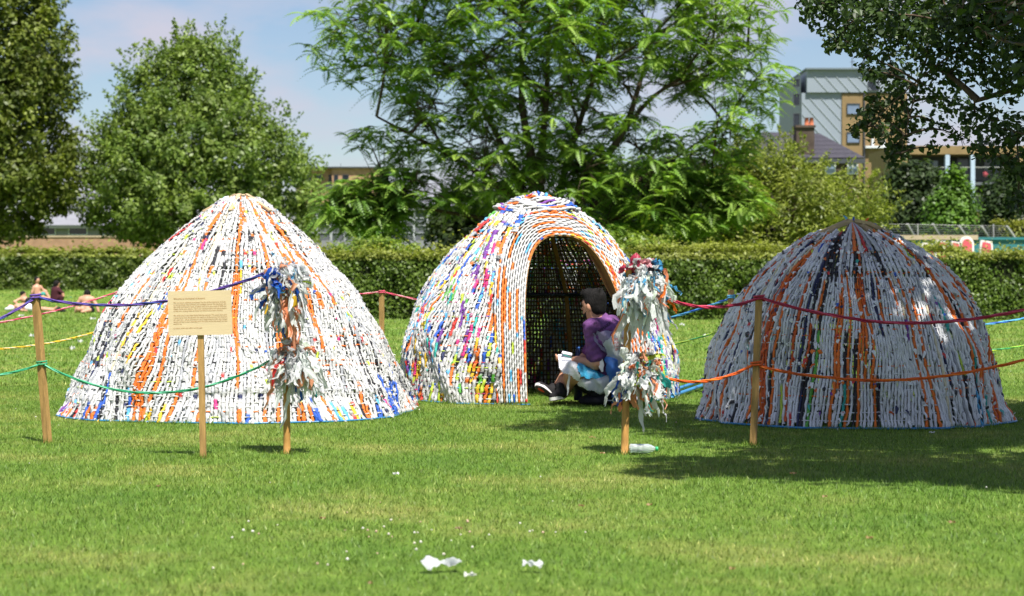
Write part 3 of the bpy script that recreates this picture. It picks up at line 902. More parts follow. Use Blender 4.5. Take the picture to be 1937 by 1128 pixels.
# the two big trees on the left, standing between the far hedge and the brick wall
simple_tree('tall_tree', 'tall dark leafy tree cut off by the left edge of the photo',
            [(-190, -40, 40), (-100, -120, 80), (0, -150, 100), (70, -165, 136), (150, -170, 145), (230, -170, 138), (300, -170, 140), (370, -160, 150), (405, -150, 120), (430, -140, 85), (448, -120, 60)],
            105, 820, 84, .80, .15, ((.070, .105, .015), (.175, .210, .034)), rv, -20, r0=.45, bias=.36, drop=.5, flat=1.0, up=.5, shoots=(420, .9))
simple_tree('broad_tree', 'broad rounded green tree standing behind the white dome at left',
            [(78, 345, 385), (110, 290, 430), (150, 240, 462), (220, 210, 520), (265, 185, 555), (305, 165, 585), (350, 146, 596), (415, 134, 596), (440, 210, 600), (456, 260, 590)],
            108, 900, 76, .68, .135, ((.090, .150, .026), (.195, .265, .052)), rv, 350, r0=.4, bias=.40, drop=.2, up=.35, shoots=(750, 1.15))

# ailanthus: compound leaves in rosettes on spreading limbs
def ailanthus():
    d0 = 58.0
    rng = np.random.default_rng(5)
    t_ = thing('feather_leaved_tree', 'large spreading tree with long feathery compound leaves, behind the doorway dome', 'tree', (sx(1060, d0), d0, 0))
    rows = [(-190, 850, 1250), (-90, 690, 1400), (0, 600, 1475), (40, 562, 1490), (100, 580, 1492), (150, 625, 1480), (200, 690, 1478), (260, 660, 1470), (330, 640, 1400), (390, 625, 1400), (430, 645, 1370), (455, 690, 1330)]
    n = 1850
    px, py, dd, hw = outline_sample(rows, n, rng, .46)
    def gap(x, y):
        g = ((x - 1290) / 80) ** 2 + ((y - 215) / 36) ** 2 < 1
        g |= ((x - 1160) / 42) ** 2 + ((y - 195) / 26) ** 2 < 1
        g |= ((x - 1185) / 40) ** 2 + ((y - 290) / 28) ** 2 < 1
        g |= ((x - 845) / 36) ** 2 + ((y - 210) / 26) ** 2 < 1
        g |= ((x - 700) / 60) ** 2 + ((y - 215) / 30) ** 2 < 1
        g |= ((x - 1235) / 60) ** 2 + ((y - 170) / 24) ** 2 < 1
        g |= (x < 725) & (y > 285) & (y < 345)
        g |= (y > 395) & (x > 760) & (x < 1010)
        return g
    kp = ~gap(px, py); px, py, dd = px[kp], py[kp], dd[kp]
    for (ex, ey, rx_, ry_, ne) in ((700, 392, 80, 48, 110), (1320, 385, 105, 55, 120), (1090, 330, 60, 40, 25)):
        th = rng.uniform(0, 6.28, ne); rr = np.sqrt(rng.random(ne))
        px = np.concatenate([px, ex + rx_ * rr * np.cos(th)]); py = np.concatenate([py, ey + ry_ * rr * np.sin(th)]); dd = np.concatenate([dd, rng.uniform(-190, -60, ne)])
    tips = px_points(px, py, d0, dd * .75)
    # limbs
    mb = MB()
    hub = np.array([sx(1045, d0), d0, 1.6])
    stems = [((1010, 560), (1012, 330), (985, 200), (990, 20), .20), ((1030, 560), (1020, 330), (1035, 180), (1040, -60), .17), ((1070, 560), (1090, 380), (1180, 250), (1240, 60), .19),
             ((1085, 560), (1110, 390), (1230, 330), (1380, 230), .13), ((1000, 560), (985, 380), (860, 300), (720, 230), .14), ((1015, 560), (990, 350), (900, 180), (780, 60), .14),
             ((1050, 560), (1060, 340), (1120, 160), (1160, -60), .14), ((1090, 560), (1130, 420), (1230, 400), (1340, 380), .10), ((1000, 560), (960, 420), (830, 400), (690, 370), .10), ((1075, 560), (1100, 360), (1230, 180), (1420, 80), .12)]
    nodes = []
    for a, b, c, e, r_ in stems:
        k4 = np.array([a, b, c, e], float)
        ddp = np.array([0, rng.uniform(-20, 20), rng.uniform(-110, 60), rng.uniform(-160, 90)])
        pts = px_points(k4[:, 0], k4[:, 1], d0, ddp); pts[0, 2] = -.05
        u = np.linspace(0, 3, 22)
        q = np.stack([np.interp(u, range(4), pts[:, i_]) for i_ in range(3)], -1)
        for _ in range(3): q[1:-1] = (q[:-2] + 2 * q[1:-1] + q[2:]) / 4
        mb.tube(q, r_ * np.linspace(1, .22, 22), 8)
        nodes.append(q[6:])
    nodes = np.concatenate(nodes)
    # secondary branches to about ninety sub-centres, twigs from those to every rosette
    cen = tips[rng.choice(len(tips), 95, replace=False)]
    for _ in range(4):
        own = np.argmin(((tips[:, None] - cen[None]) ** 2).sum(-1), 1)
        cen = np.array([tips[own == i_].mean(0) if (own == i_).any() else cen[i_] for i_ in range(len(cen))])
    subs = []
    for c in cen:
        dist = np.linalg.norm(nodes - c, axis=1) + 2.5 * np.clip(nodes[:, 2] - c[2] + .5, 0, None)
        a = nodes[int(np.argmin(dist))]; l_ = np.linalg.norm(c - a)
        q = curve(a, c, 9, np.array([0, 0, .05 * l_]) + rng.normal(0, .04 * l_, 3))
        mb.tube(q, np.linspace(.050, .018, 9), 5, cap=False); subs.append(q[3:])
    for tip, ow in zip(tips, own):
        q = subs[ow]; a = q[int(rng.integers(0, len(q)))]; l_ = np.linalg.norm(tip - a)
        mb.tube(curve(a, tip, 5, np.array([0, 0, .05 * l_])), np.linspace(.018, .007, 5), 3, cap=False)
    setparent(mb.build('trunk', M['bark'], None), t_)
    # rosettes of pinnate leaves
    per = 7; nt_ = len(tips)
    az = rng.uniform(0, 2 * np.pi, (nt_, 1)) + np.arange(per) * 2.4 + rng.normal(0, .25, (nt_, per))
    el = rng.uniform(-.2, .9, (nt_, per))
    ln = rng.uniform(.48, .85, (nt_, per))
    nl = 10
    s = np.linspace(.12, 1, nl)
    hx, hy = np.cos(az), np.sin(az)
    dirh = np.stack([hx, hy, np.zeros_like(hx)], -1)
    # rachis curve: rises then droops
    P_ = tips[:, None, None] + dirh[:, :, None] * (ln[..., None, None] * (s * np.cos(el)[..., None])[..., None])
    P_[..., 2] += ln[..., None] * (s * np.sin(el)[..., None] - .55 * s ** 2)
    tz = np.sin(el)[..., None] - 1.1 * s
    T_ = unit(np.concatenate([np.repeat(dirh[:, :, None], nl, 2)[..., :2] * np.cos(el)[..., None, None], tz[..., None]], -1))
    side = np.stack([-hy, hx, np.zeros_like(hx)], -1)[:, :, None] * np.ones((1, 1, nl, 1))
    nrm = unit(np.cross(T_, side)); nrm *= np.sign(nrm[..., 2:3] + 1e-6)
    ll = .172 * np.sin(np.pi * (.18 + .74 * s))[None, None, :, None] * rng.uniform(.85, 1.15, (nt_, per, 1, 1))
    tone = (rng.uniform(.75, 1.25, (nt_, 1, 1, 1)) * rng.uniform(.85, 1.15, (nt_, per, 1, 1)) * np.ones((1, 1, nl, 1)))
    mixv = np.clip(rng.normal(.45, .3, (nt_, per, 1, 1)), 0, 1) * np.ones((1, 1, nl, 1))
    colr = (np.array([.100, .210, .028]) * (1 - mixv) + np.array([.260, .380, .060]) * mixv) * tone
    Vs, Cs = [], []
    for sg in (-1, 1):
        dv = unit(side * sg + T_ * .45 + np.array([0, 0, -.22]))
        wv = T_ * .034 + nrm * .008 * sg
        b0 = P_
        Vs.append(np.stack([b0, b0 + dv * ll * .45 + wv, b0 + dv * ll, b0 + dv * ll * .45 - wv], -2).reshape(-1, 3))
        Cs.append(np.repeat(colr.reshape(-1, 3), 4, axis=0))
    V = np.concatenate(Vs)
    Q = np.arange(len(V)).reshape(-1, 4)
    o = link('crown', mesh_np('crown', V, [Q], np.concatenate(Cs), smooth=False), M['leaf'])
    setparent(o, t_)
ailanthus()

rv = np.random.default_rng(78)
# yellow-green drooping tree, dark trees and bushes behind the near hedge
simple_tree('drooping_tree', 'yellow green bushy tree with drooping sprays, behind the shaded dome', [(258, 1395, 1440), (285, 1372, 1500), (318, 1350, 1545), (345, 1340, 1640), (365, 1335, 1665), (400, 1330, 1678), (440, 1330, 1670), (475, 1330, 1640)],
            64, 560, 60, .50, .090, ((.115, .155, .018), (.260, .300, .045)), rv, 1500, r0=.14, drop=1.2, flat=.42, bias=.42, up=.9, aspect=.32, shoots=(380, .5))
simple_tree('dark_tree', 'dark green tree in front of the balconies, right of the drooping tree', [(318, 1700, 1760), (345, 1685, 1790), (390, 1672, 1800), (450, 1665, 1810)],
            84, 260, 50, .6, .12, ((.028, .050, .016), (.050, .080, .022)), rv, 1735, r0=.14, bias=.4)
simple_tree('young_tree', 'small bright green tree in front of the balcony columns', [(322, 1800, 1815), (350, 1785, 1828), (385, 1762, 1838), (420, 1752, 1840), (445, 1752, 1836)],
            80, 200, 44, .45, .10, ((.07, .15, .016), (.13, .24, .026)), rv, 1803, r0=.09, bias=.42)
simple_tree('dark_tree', 'dark tree at the right edge below the overhanging leaves', [(330, 1895, 1940), (370, 1862, 2000), (430, 1850, 2010), (455, 1850, 2010)],
            86, 200, 44, .6, .12, ((.022, .045, .012), (.05, .085, .018)), rv, 1925, r0=.12, bias=.42)

def bush(name, label, rows, d0, n_cl, per, clr, leaf, cols, cat='bush', **kw):
    mid = (rows[-1][1] + rows[-1][2]) / 2
    t_ = thing(name, label, cat, (sx(mid, d0), d0, 0))
    o, C0 = crown(None, rows, d0, n_cl, per, clr, leaf, cols, rv, name='foliage', **kw)
    setparent(o, t_)
    mb = MB()
    base = np.array([sx(mid, d0), d0, -.05])
    for i_ in rv.choice(len(C0), 14, replace=False):
        l_ = np.linalg.norm(C0[i_] - base)
        mb.tube(curve(base + rv.normal(0, .12, 3) * [1, 1, 0], C0[i_], 7, rv.normal(0, .06 * l_, 3)), np.linspace(.05, .01, 7), 5)
    setparent(mb.build('stem', M['bark'], None), t_)
    return t_
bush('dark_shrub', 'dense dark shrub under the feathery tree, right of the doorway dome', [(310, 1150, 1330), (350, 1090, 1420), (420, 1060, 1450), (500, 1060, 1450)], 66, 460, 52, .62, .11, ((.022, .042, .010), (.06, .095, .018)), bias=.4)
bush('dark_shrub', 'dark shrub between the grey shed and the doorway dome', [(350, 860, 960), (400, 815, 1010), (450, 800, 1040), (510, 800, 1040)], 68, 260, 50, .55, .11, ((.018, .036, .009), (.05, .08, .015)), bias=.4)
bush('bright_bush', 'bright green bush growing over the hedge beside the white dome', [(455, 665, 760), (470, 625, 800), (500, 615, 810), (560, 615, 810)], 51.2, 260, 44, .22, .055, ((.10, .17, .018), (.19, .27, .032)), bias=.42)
bush('bright_bush', 'bright green bush growing over the hedge right of the doorway dome', [(440, 1110, 1180), (452, 1095, 1260), (480, 1080, 1310), (560, 1080, 1310)], 51.0, 300, 44, .22, .055, ((.09, .16, .018), (.18, .25, .032)), bias=.42)

# hedges: clipped, with a dense leaf skin over a solid near-black core
def hedge(label, xa, ya, xb, yb, H, T, n, leaf, cols, sun_topcol, rng, z0=0.0):
    a, b = np.array([xa, ya]), np.array([xb, yb])
    t_ = thing('clipped_hedge', label, 'hedge', ((xa + xb) / 2, (ya + yb) / 2, z0))
    ln = np.linalg.norm(b - a); ax = (b - a) / ln; nx = np.array([ax[1], -ax[0]])
    if nx[1] > 0: nx = -nx
    # skin: front, top, back, ends
    area = np.array([ln * H, ln * T, ln * H * .25, T * H, T * H]); area /= area.sum()
    face = rng.choice(5, n, p=area)
    u, v = rng.random(n), rng.random(n)
    along = u * ln; acr = np.zeros(n); z = v * H
    f0, f1, f2 = face == 0, face == 1, face == 2
    acr[f0] = T / 2; acr[f1] = (v[f1] - .5) * T; z[f1] = H; acr[f2] = -T / 2
    e = face == 3; along[e] = 0; acr[e] = (u[e] - .5) * T
    e = face == 4; along[e] = ln; acr[e] = (u[e] - .5) * T
    lum = .12 * np.sin(along * .83 + 1) * np.sin(along * .37) + .10 * np.sin(along * 1.7) * np.sin(z * 3 + along) + .07 * np.sin(along * 4.3 + 2) * np.sin(z * 6.1) + rng.normal(0, .055, n)
    acr = acr + lum * f0
    z = z + (lum * .9 + rng.exponential(.06, n)) * f1 - rng.random(n) * .0
    no = np.zeros((n, 3))
    no[:, :2] = nx * np.where(f0, 1, np.where(f2, -1, 0))[:, None]
    no[f1, 2] = 1
    nrm = unit(no + rng.normal(size=(n, 3)) * .65 + np.array([0, 0, .35]))
    pos = np.concatenate([a + ax * along[:, None] + nx * acr[:, None], (z0 + z)[:, None]], 1)
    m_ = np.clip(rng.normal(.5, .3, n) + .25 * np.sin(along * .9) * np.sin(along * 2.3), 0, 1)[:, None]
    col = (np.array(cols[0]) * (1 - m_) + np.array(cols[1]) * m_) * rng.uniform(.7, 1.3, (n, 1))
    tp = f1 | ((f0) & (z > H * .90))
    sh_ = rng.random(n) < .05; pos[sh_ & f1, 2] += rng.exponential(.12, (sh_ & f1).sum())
    col[tp] = np.array(sun_topcol) * rng.uniform(.7, 1.3, (tp.sum(), 1)) * .8 + col[tp] * .2  # top leaves paler and yellower: sun on the hedge top put into colour
    o = leaf_mesh('foliage', pos, nrm, leaf * rng.uniform(.6, 1.35, n), col, None, .6)
    setparent(o, t_)
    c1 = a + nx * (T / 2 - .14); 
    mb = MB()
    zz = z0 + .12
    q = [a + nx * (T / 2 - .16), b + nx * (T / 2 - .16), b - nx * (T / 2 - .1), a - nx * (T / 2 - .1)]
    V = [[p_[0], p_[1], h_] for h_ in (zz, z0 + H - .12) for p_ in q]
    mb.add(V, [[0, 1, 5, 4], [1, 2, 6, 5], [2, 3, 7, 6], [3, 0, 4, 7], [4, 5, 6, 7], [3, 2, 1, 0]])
    setparent(mb.build('inner_block', M['core'], None, False), t_)
    mb = MB()
    for i_ in range(int(ln / .55)):
        p_ = a + ax * (i_ * .55 + rng.uniform(0, .3)) + nx * rng.uniform(-.1, T / 2 - .2)
        mb.tube(np.array([[p_[0], p_[1], z0 - .03], [p_[0] + rng.normal(0, .05), p_[1], z0 + .3]]), .025, 5)
    setparent(mb.build('stems', M['bark'], None), t_)
rh = np.random.default_rng(9)
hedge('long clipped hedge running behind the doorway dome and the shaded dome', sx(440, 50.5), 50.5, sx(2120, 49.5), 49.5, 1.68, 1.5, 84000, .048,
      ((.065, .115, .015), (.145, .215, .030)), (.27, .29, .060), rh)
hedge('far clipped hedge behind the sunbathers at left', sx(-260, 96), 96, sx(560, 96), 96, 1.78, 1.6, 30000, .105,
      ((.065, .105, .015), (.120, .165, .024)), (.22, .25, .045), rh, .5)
# ================================================================== buildings and walls behind
M['brick'] = mat('red_brick', (.36, .22, .135), .85, .2, var=.22, scale=3)
M['tanbrick'] = mat('tan_brick', (.235, .165, .082), .85, .2, var=.12, scale=2)
M['zinc'] = mat('grey_cladding', (.245, .285, .335), .5, .4, var=.06, scale=.4)
M['zincdark'] = mat('cladding_side', (.14, .175, .205), .5, .4, var=.06, scale=.4)
M['slate'] = mat('slate', (.045, .042, .055), .7, .3, var=.25, scale=6)
M['darkbrick'] = mat('dark_brick', (.075, .055, .045), .85, .2, var=.3, scale=3)
M['glass'] = mat('window_glass', (.16, .22, .32), .08, .9, var=.2, scale=.8)
M['darkglass'] = mat('dark_glass', (.015, .020, .028), .12, .7, var=.4, scale=.6)
M['frame'] = mat('dark_frame', (.05, .055, .065), .5, .4)
M['whiteframe'] = mat('white_frame', (.62, .65, .68), .5, .4)
M['column'] = mat('pale_blue_column', (.38, .47, .60), .55, .4)
M['greyshed'] = mat('grey_shed', (.21, .215, .24), .7, .3, var=.1, scale=1)
M['shedpanel'] = mat('shed_panel', (.10, .108, .125), .55, .4, var=.2, scale=1)
M['terracotta'] = mat('chimney_pot', (.38, .12, .06), .8, .2)
M['stone'] = mat('pale_stone', (.42, .34, .24), .85, .2, var=.15, scale=2)
M['teal'] = mat('teal_paint', (.03, .17, .19), .5, .4)
M['pinkpaint'] = mat('pink_paint', (.62, .10, .13), .45, .4, var=.15, scale=5)
M['whitepaint'] = mat('white_paint', (.75, .73, .72), .45, .4)
M['steel'] = mat('galvanised', (.40, .40, .38), .5, .5, metal=.3)
M['seam'] = mat('cladding_seam', (.30, .345, .37), .5, .4)
M['shedframe'] = mat('shed_frame', (.36, .38, .41), .5, .4)
M['soil'] = mat('mortar', (.30, .27, .24), .9, .1)

def R(px0, py0, px1, py1, d, deep, m_, name, par, mb=None, y0=0.0):
    """block whose front face covers a photo rectangle at depth d"""
    lo = (sx(px0, d), d + y0, zat(py1, d)); hi = (sx(px1, d), d + deep, zat(py0, d))
    o = MB().box(lo, hi).build(name, m_, None, False)
    return setparent(o, par) if par is not None else o

def window(par, px0, py0, px1, py1, d, fr=1.2, glass='glass', frm='frame', mull=0):
    """recess frame standing proud, pane behind, set on a wall front at depth d"""
    x0, x1, z0, z1 = sx(px0, d), sx(px1, d), zat(py1, d), zat(py0, d)
    fw = fr * d / F
    mb = MB()
    for lo, hi in (((x0, z0), (x0 + fw, z1)), ((x1 - fw, z0), (x1, z1)), ((x0 + fw, z0), (x1 - fw, z0 + fw)), ((x0 + fw, z1 - fw), (x1 - fw, z1))):
        mb.box((lo[0], d - .10, lo[1]), (hi[0], d + .02, hi[1]))
    for i_ in range(mull):
        xm = x0 + (x1 - x0) * (i_ + 1) / (mull + 1)
        mb.box((xm - fw / 2, d - .08, z0 + fw), (xm + fw / 2, d + .02, z1 - fw))
    w_ = setparent(mb.build('window', M[frm], None, False), par)
    pn = MB().box((x0 + fw, d - .04, z0 + fw), (x1 - fw, d + .015, z1 - fw)).build('pane', M[glass], None, False)
    pn.parent = w_
    return w_

# clad tower with tan brick wing
d = 150.0
t_ = thing('apartment_tower', 'grey blue clad apartment tower with tan brick wing, upper right', 'building', (sx(1600, d), d, 0))
R(1516, 262 + 190, 1592, 560, d, 12, M['zinc'], 'wall', t_)
R(1516, 176, 1592, 452, d, 12, M['zinc'], 'wall', t_)
R(1526, 132, 1712, 175, d - .25, 12, M['zinc'], 'upper_storey', t_)
R(1524, 128.5, 1716, 131.6, d - .55, 13, M['zincdark'], 'roof_edge', t_)
R(1592.3, 177, 1716, 560, d - .12, 12, M['tanbrick'], 'brick_wing', t_)
# side of the upper storey stepping back to the left
mb = MB()
x0, x1 = sx(1493, d + 9), sx(1515.5, d)
V = [[x0, d + 9, zat(560, d)], [x1, d + .3, zat(560, d)], [x1, d + .3, zat(139, d)], [x0, d + 9, zat(163, d)]]
V += [[p_[0] + .01, 12.5 + d, p_[2]] for p_ in V]
mb.add(V, [[0, 1, 2, 3], [7, 6, 5, 4], [0, 4, 5, 1], [3, 2, 6, 7], [0, 3, 7, 4], [1, 5, 6, 2]])
setparent(mb.build('side_wall', M['zincdark'], None, False), t_)
for y0_, y1_ in ((150, 165), (178, 200), (215, 240)):
    window(t_, 1500, y0_, 1512, y1_, d - .2, 1, 'darkglass')
window(t_, 1641, 154, 1662, 172, d - .25, 1.0, 'darkglass')
window(t_, 1601, 196, 1626, 217, d - .12, 1.4)
window(t_, 1601, 250, 1626, 271, d - .12, 1.4)
window(t_, 1674, 302, 1697, 321, d - .12, 1.4)
def seam_line(xa, ya, xb, yb, dd):
    a, b = P(xa, ya, dd), P(xb, yb, dd)
    setparent(MB().beam(a, b, .045, .05).build('seam', M['seam'], None, False), t_)
for k_ in range(12):   # diagonal standing seams
    x_ = 1440 + k_ * 21
    y_a, y_b = 177, 300
    xa, xb = x_, x_ + 110
    if xa < 1518: y_a += (1518 - xa) * 123 / 110; xa = 1518
    if xb > 1590: y_b -= (xb - 1590) * 123 / 110; xb = 1590
    if xb > xa + 6 and y_b > y_a: seam_line(xa, y_a, xb, y_b, d - .02)
for k_ in range(9):
    x_ = 1530 + k_ * 21
    if x_ + 36 < 1708: seam_line(x_, 134, x_ + 36, 174, d - .27)
MB_pipe = MB().box((sx(1632, d), d - .3, zat(560, d)), (sx(1634.6, d), d - .13, zat(178, d))).build('drainpipe', M['frame'], None, False); setparent(MB_pipe, t_)
MB_b = MB().box((sx(1635, d), d - .5, zat(281, d)), (sx(1690, d), d - .13, zat(277, d))).build('balcony_rail', M['whiteframe'], None, False); setparent(MB_b, t_)
for px_ in (1647, 1668):
    setparent(MB().box((sx(px_, d), d - .4, zat(277, d)), (sx(px_ + 4, d), d - .14, zat(262, d))).build('mullion', M['whiteframe'], None, False), t_)
mb = MB(); a = P(1612, 131, d + 4); mb.tube([[a.x, a.y, a.z], [a.x, a.y, a.z + .9]], .03, 4); mb.tube([[a.x - .15, a.y, a.z + .55], [a.x + .2, a.y, a.z + .6]], .03, 4)
setparent(mb.build('aerial', M['frame'], None), t_)

# slate roofed house with chimney
d = 110.0
t_ = thing('slate_roofed_house', 'dark brick house with slate hipped roof and chimney, half hidden by the drooping tree', 'building', (sx(1540, d), d, 0))
R(1400, 296, 1622, 560, d, 7, M['darkbrick'], 'wall', t_)
e0, e1 = P(1390, 300, d - .3), P(1636, 298, d - .3)
rA, rB = P(1440, 250, d + 3.4), P(1551, 253, d + 3.4)
b0, b1 = P(1390, 300, d + 7.2), P(1636, 298, d + 7.2)
b0.z, b1.z = e0.z, e1.z
b0.x, b1.x = e0.x, e1.x
mb = MB().add([e0, e1, rB, rA, b0, b1], [[0, 1, 2, 3], [5, 4, 3, 2], [1, 0, 4, 5]], [[1, 5, 2], [4, 0, 3]])
rf = setparent(mb.build('roof', M['slate'], None, False), t_)
setparent(MB().box((e0.x, d - .45, e0.z - .28), (e1.x, d - .32, e0.z - .02)).build('gutter', M['frame'], None, False), t_)
mb = MB().box((sx(1507, d), d + .2, zat(300, d)), (sx(1541, d), d + 1.4, zat(241, d))).box((sx(1505, d), d + .1, zat(241, d)), (sx(1543, d), d + 1.5, zat(236.6, d)))
setparent(mb.build('chimney', M['darkbrick'], None, False), t_)
for px_ in (1526, 1535):
    q = P(px_, 237, d + .8); setparent(MB().tube([[q.x, q.y, q.z - .05], [q.x, q.y, q.z + .42]], [.13, .11], 8).build('chimney_pot', M['terracotta'], None), t_)
for k_ in range(7):
    f = k_ / 6; a = e0.lerp(rA, f); b = e1.lerp(rB, f)
    if k_: setparent(MB().beam(a + Vector((0, -.05, .03)), b + Vector((0, -.05, .03)), .03, .012).build('slate_course', M['slate'], None, False), t_)
window(t_, 1602, 304, 1622, 330, d - .02, 2, 'glass', 'whiteframe', 1)
window(t_, 1560, 305, 1580, 330, d - .02, 2, 'glass', 'whiteframe')
window(t_, 1440, 310, 1462, 334, d - .02, 2, 'glass', 'whiteframe')

# low balcony block
d = 130.0
t_ = thing('balcony_block', 'low tan brick block with dark balconies and pale blue columns, at the right edge', 'building', (sx(1850, d), d, 0))
R(1690, 276, 1960, 292, d - 1.6, 9, M['tanbrick'], 'parapet', t_)
R(1690, 292.2, 1716, 560, d - 1.55, 8, M['tanbrick'], 'wall', t_)
R(1716.2, 292.2, 1915, 560, d + 1.2, 7, M['frame'], 'back_wall', t_)
R(1915.2, 292.2, 2060, 560, d - 1.55, 8, M['tanbrick'], 'wall', t_)
R(1836, 395, 1853, 560, d - 1.45, 2.5, M['tanbrick'], 'pier', t_)
for y_ in (345, 395):
    R(1716.4, y_, 1914.8, y_ + 5, d - 1.5, 2.6, M['shedpanel'], 'balcony_floor', t_)
for px_ in (1788, 1836):
    R(px_, 292.4, px_ + 8, 394.5, d - 1.58, 0.4, M['column'], 'column', t_)
for y_ in (316, 368):
    R(1717, y_, 1914, y_ + 1.3, d - 1.50, .06, M['steel'], 'balcony_rail', t_)
    for px_ in np.arange(1720, 1912, 4.0):
        setparent(MB().box((sx(px_, d), d - 1.47, zat(y_ + 28, d)), (sx(px_ + .6, d), d - 1.44, zat(y_ + 1.4, d))).build('baluster', M['frame'], None, False), t_)
for (a, b, y_, g_) in ((1752, 1775, 303, 'glass'), (1860, 1876, 300, 'darkglass'), (1878, 1898, 300, 'glass'), (1740, 1760, 355, 'darkglass'), (1866, 1890, 356, 'glass'), (1800, 1832, 297, 'darkglass')):
    window(t_, a, y_, b, y_ + 32, d + 1.2, 1.2, g_)
mb = MB()
q = P(1864, 330, d - 1.2); th = np.linspace(0, np.pi, 9); ph = np.linspace(0, 2 * np.pi, 12, endpoint=False)
V = np.array([[q.x + .18 * math.sin(a) * math.cos(b), q.y + .18 * math.sin(a) * math.sin(b), q.z + .18 * math.cos(a)] for a in th for b in ph])
o = mb.add(V, tube_faces(9, 12)).build('ball', M['pinkpaint'], None)
tag(o, 'pink ball on the upper balcony at right', 'ball')

# far brown block, left of the feathery tree
d = 220.0
t_ = thing('brown_block', 'distant brown brick apartment block between the two big trees', 'building', (sx(640, d), d, 0))
R(560, 318, 628, 560, d, 12, M['brick'], 'wall', t_)
R(628.1, 318.5, 720, 560, d - .8, 12, M['brick'], 'wall', t_)
R(556, 315.5, 724, 318, d - 1.2, 14, M['frame'], 'roof_edge', t_)
for (a, y_, b, y2_, dd) in ((598, 330, 611, 342, d), (579, 330, 589, 342, d), (622, 331, 627.6, 352, d), (648, 331, 660, 344, d - .8), (632, 331, 640, 352, d - .8)):
    window(t_, a, y_, b, y2_, dd, .8, 'darkglass')
R(617, 350, 646, 358, d - 2.2, 1.35, M['frame'], 'balcony', t_)
for px_ in (612, 640): setparent(MB().box((sx(px_, d), d + 3, zat(318, d)), (sx(px_ + .7, d), d + 3.1, zat(306, d))).build('aerial', M['frame'], None, False), t_)

# grey shed with pale frames, left of the doorway dome
d = 120.0
t_ = thing('grey_shed', 'long grey glazed shed behind the hedge, between the white and doorway domes', 'shed', (sx(690, d), d, 0))
R(560, 398, 830, 455, d, 6, M['shedpanel'], 'glazed_wall', t_)
R(560, 455.2, 830, 540, d - .15, 6, M['greyshed'], 'base_wall', t_)
R(555, 388, 835, 398, d - .2, 7, M['greyshed'], 'roof_edge', t_)
for px_ in (570, 598, 624, 650, 676, 703, 729, 755, 781, 807): R(px_, 398.2, px_ + 4.2, 454.8, d - .12, .2, M['shedframe'], 'post', t_)
for y_ in (412, 426, 440): R(560, y_, 830, y_ + 1.3, d - .06, .1, M['shedframe'], 'glazing_bar', t_)

# brick boundary wall and grey roofed shed on the far left
d = 125.0
t_ = thing('brick_wall', 'low red brick boundary wall under the trees at left', 'wall', (sx(150, d), d, 0))
R(-300, 449, 430, 560, d, .35, M['soil'], 'mortar_core', t_)
setparent(MB().box((sx(-302, d), d - .06, zat(449, d)), (sx(432, d), d + .41, zat(446, d))).build('coping', M['stone'], None, False), t_)
# courses are told apart only as bands at this size: each course a low proud band of bricks
mb = MB(); hc = .12
z_ = zat(449, d) - hc; row = 0
while z_ > .9:
    x_ = sx(-300, d) - (row % 2) * .16
    while x_ < sx(430, d):
        mb.box((x_ + .008, d - .012, z_ + .008), (x_ + .31, d + .02, z_ + hc - .004)); x_ += .32
    z_ -= hc; row += 1
setparent(mb.build('bricks', M['brick'], None, False, 'stuff'), t_)
d = 145.0
t_ = thing('low_shed', 'long pale grey roofed shed above the brick wall at left', 'shed', (sx(100, d), d, 0))
R(-250, 424, 300, 540, d, 8, M['greyshed'], 'wall', t_)
V = [P(-260, 426, d - .6), P(310, 426, d - .6), P(300, 398, d + 4), P(-250, 398, d + 4)]
mb = MB().add([list(v) for v in V] + [[v.x, v.y + .1, v.z - .25] for v in V], [[0, 1, 2, 3], [7, 6, 5, 4], [0, 4, 5, 1], [1, 5, 6, 2], [2, 6, 7, 3], [3, 7, 4, 0]])
setparent(mb.build('roof', M['greyshed'], None, False), t_)
for px_ in range(-230, 300, 60): window(t_, px_, 431, px_ + 36, 445, d, 1.4, 'darkglass', 'whiteframe')

# ------------------------------------------------------------------ playground behind the hedge on the right
d = 62.0
def ride_panel(label, px, top, wpx, kind):
    c = P(px, 500, d); hw = wpx / 2 * d / F; zt = zat(top, d)
    t_ = thing('ride_seat', label, 'ride seat', (c.x, d, 0), 'ride seats behind the hedge')
    n = 14
    if kind == 'arch':
        th = np.linspace(0, np.pi, n); sh = lambda k_: [(c.x - hw * k_ * math.cos(a), zt - hw * 1.25 + hw * 1.25 * k_ * math.sin(a)) for a in th]
    else:
        sh = lambda k_: [(c.x - hw * k_, zt - hw * .7), (c.x - hw * k_ * .86, zt - hw * (1 - k_)), (c.x + hw * k_ * .86, zt - hw * (1 - k_) - .05), (c.x + hw * k_, zt - hw * .7 - .03)]
    def slab(pts, y0, y1, name, m_, par):
        pts = [(pts[0][0], .05)] + list(pts) + [(pts[-1][0], .05)]
        n_ = len(pts)
        V = [[x, y0, z] for x, z in pts] + [[x, y1, z] for x, z in pts]
        mb = MB(); mb.v.append(np.array(V)); mb.c.append(np.ones((2 * n_, 3))); mb.n = 2 * n_
        mb.f4.append(np.array([[i_, (i_ + 1) % n_, n_ + (i_ + 1) % n_, n_ + i_] for i_ in range(n_)]))
        for i_ in range(1, n_ - 1):
            mb.f3.append(np.array([[0, i_ + 1, i_], [n_, n_ + i_, n_ + i_ + 1]]))
        setparent(mb.build(name, m_, None, False), par)
    slab(sh(1.0), d, d + .16, 'shell', M['whitepaint'], t_)
    slab(sh(.70), d - .03, d - .004, 'cushion', M['pinkpaint'], t_)
ride_panel('white ride seat with tall rounded pink back, behind the hedge at right', 1829, 447, 27, 'arch')
ride_panel('low white and pink ride seat, left of the rounded one', 1782, 454, 25, 'box')
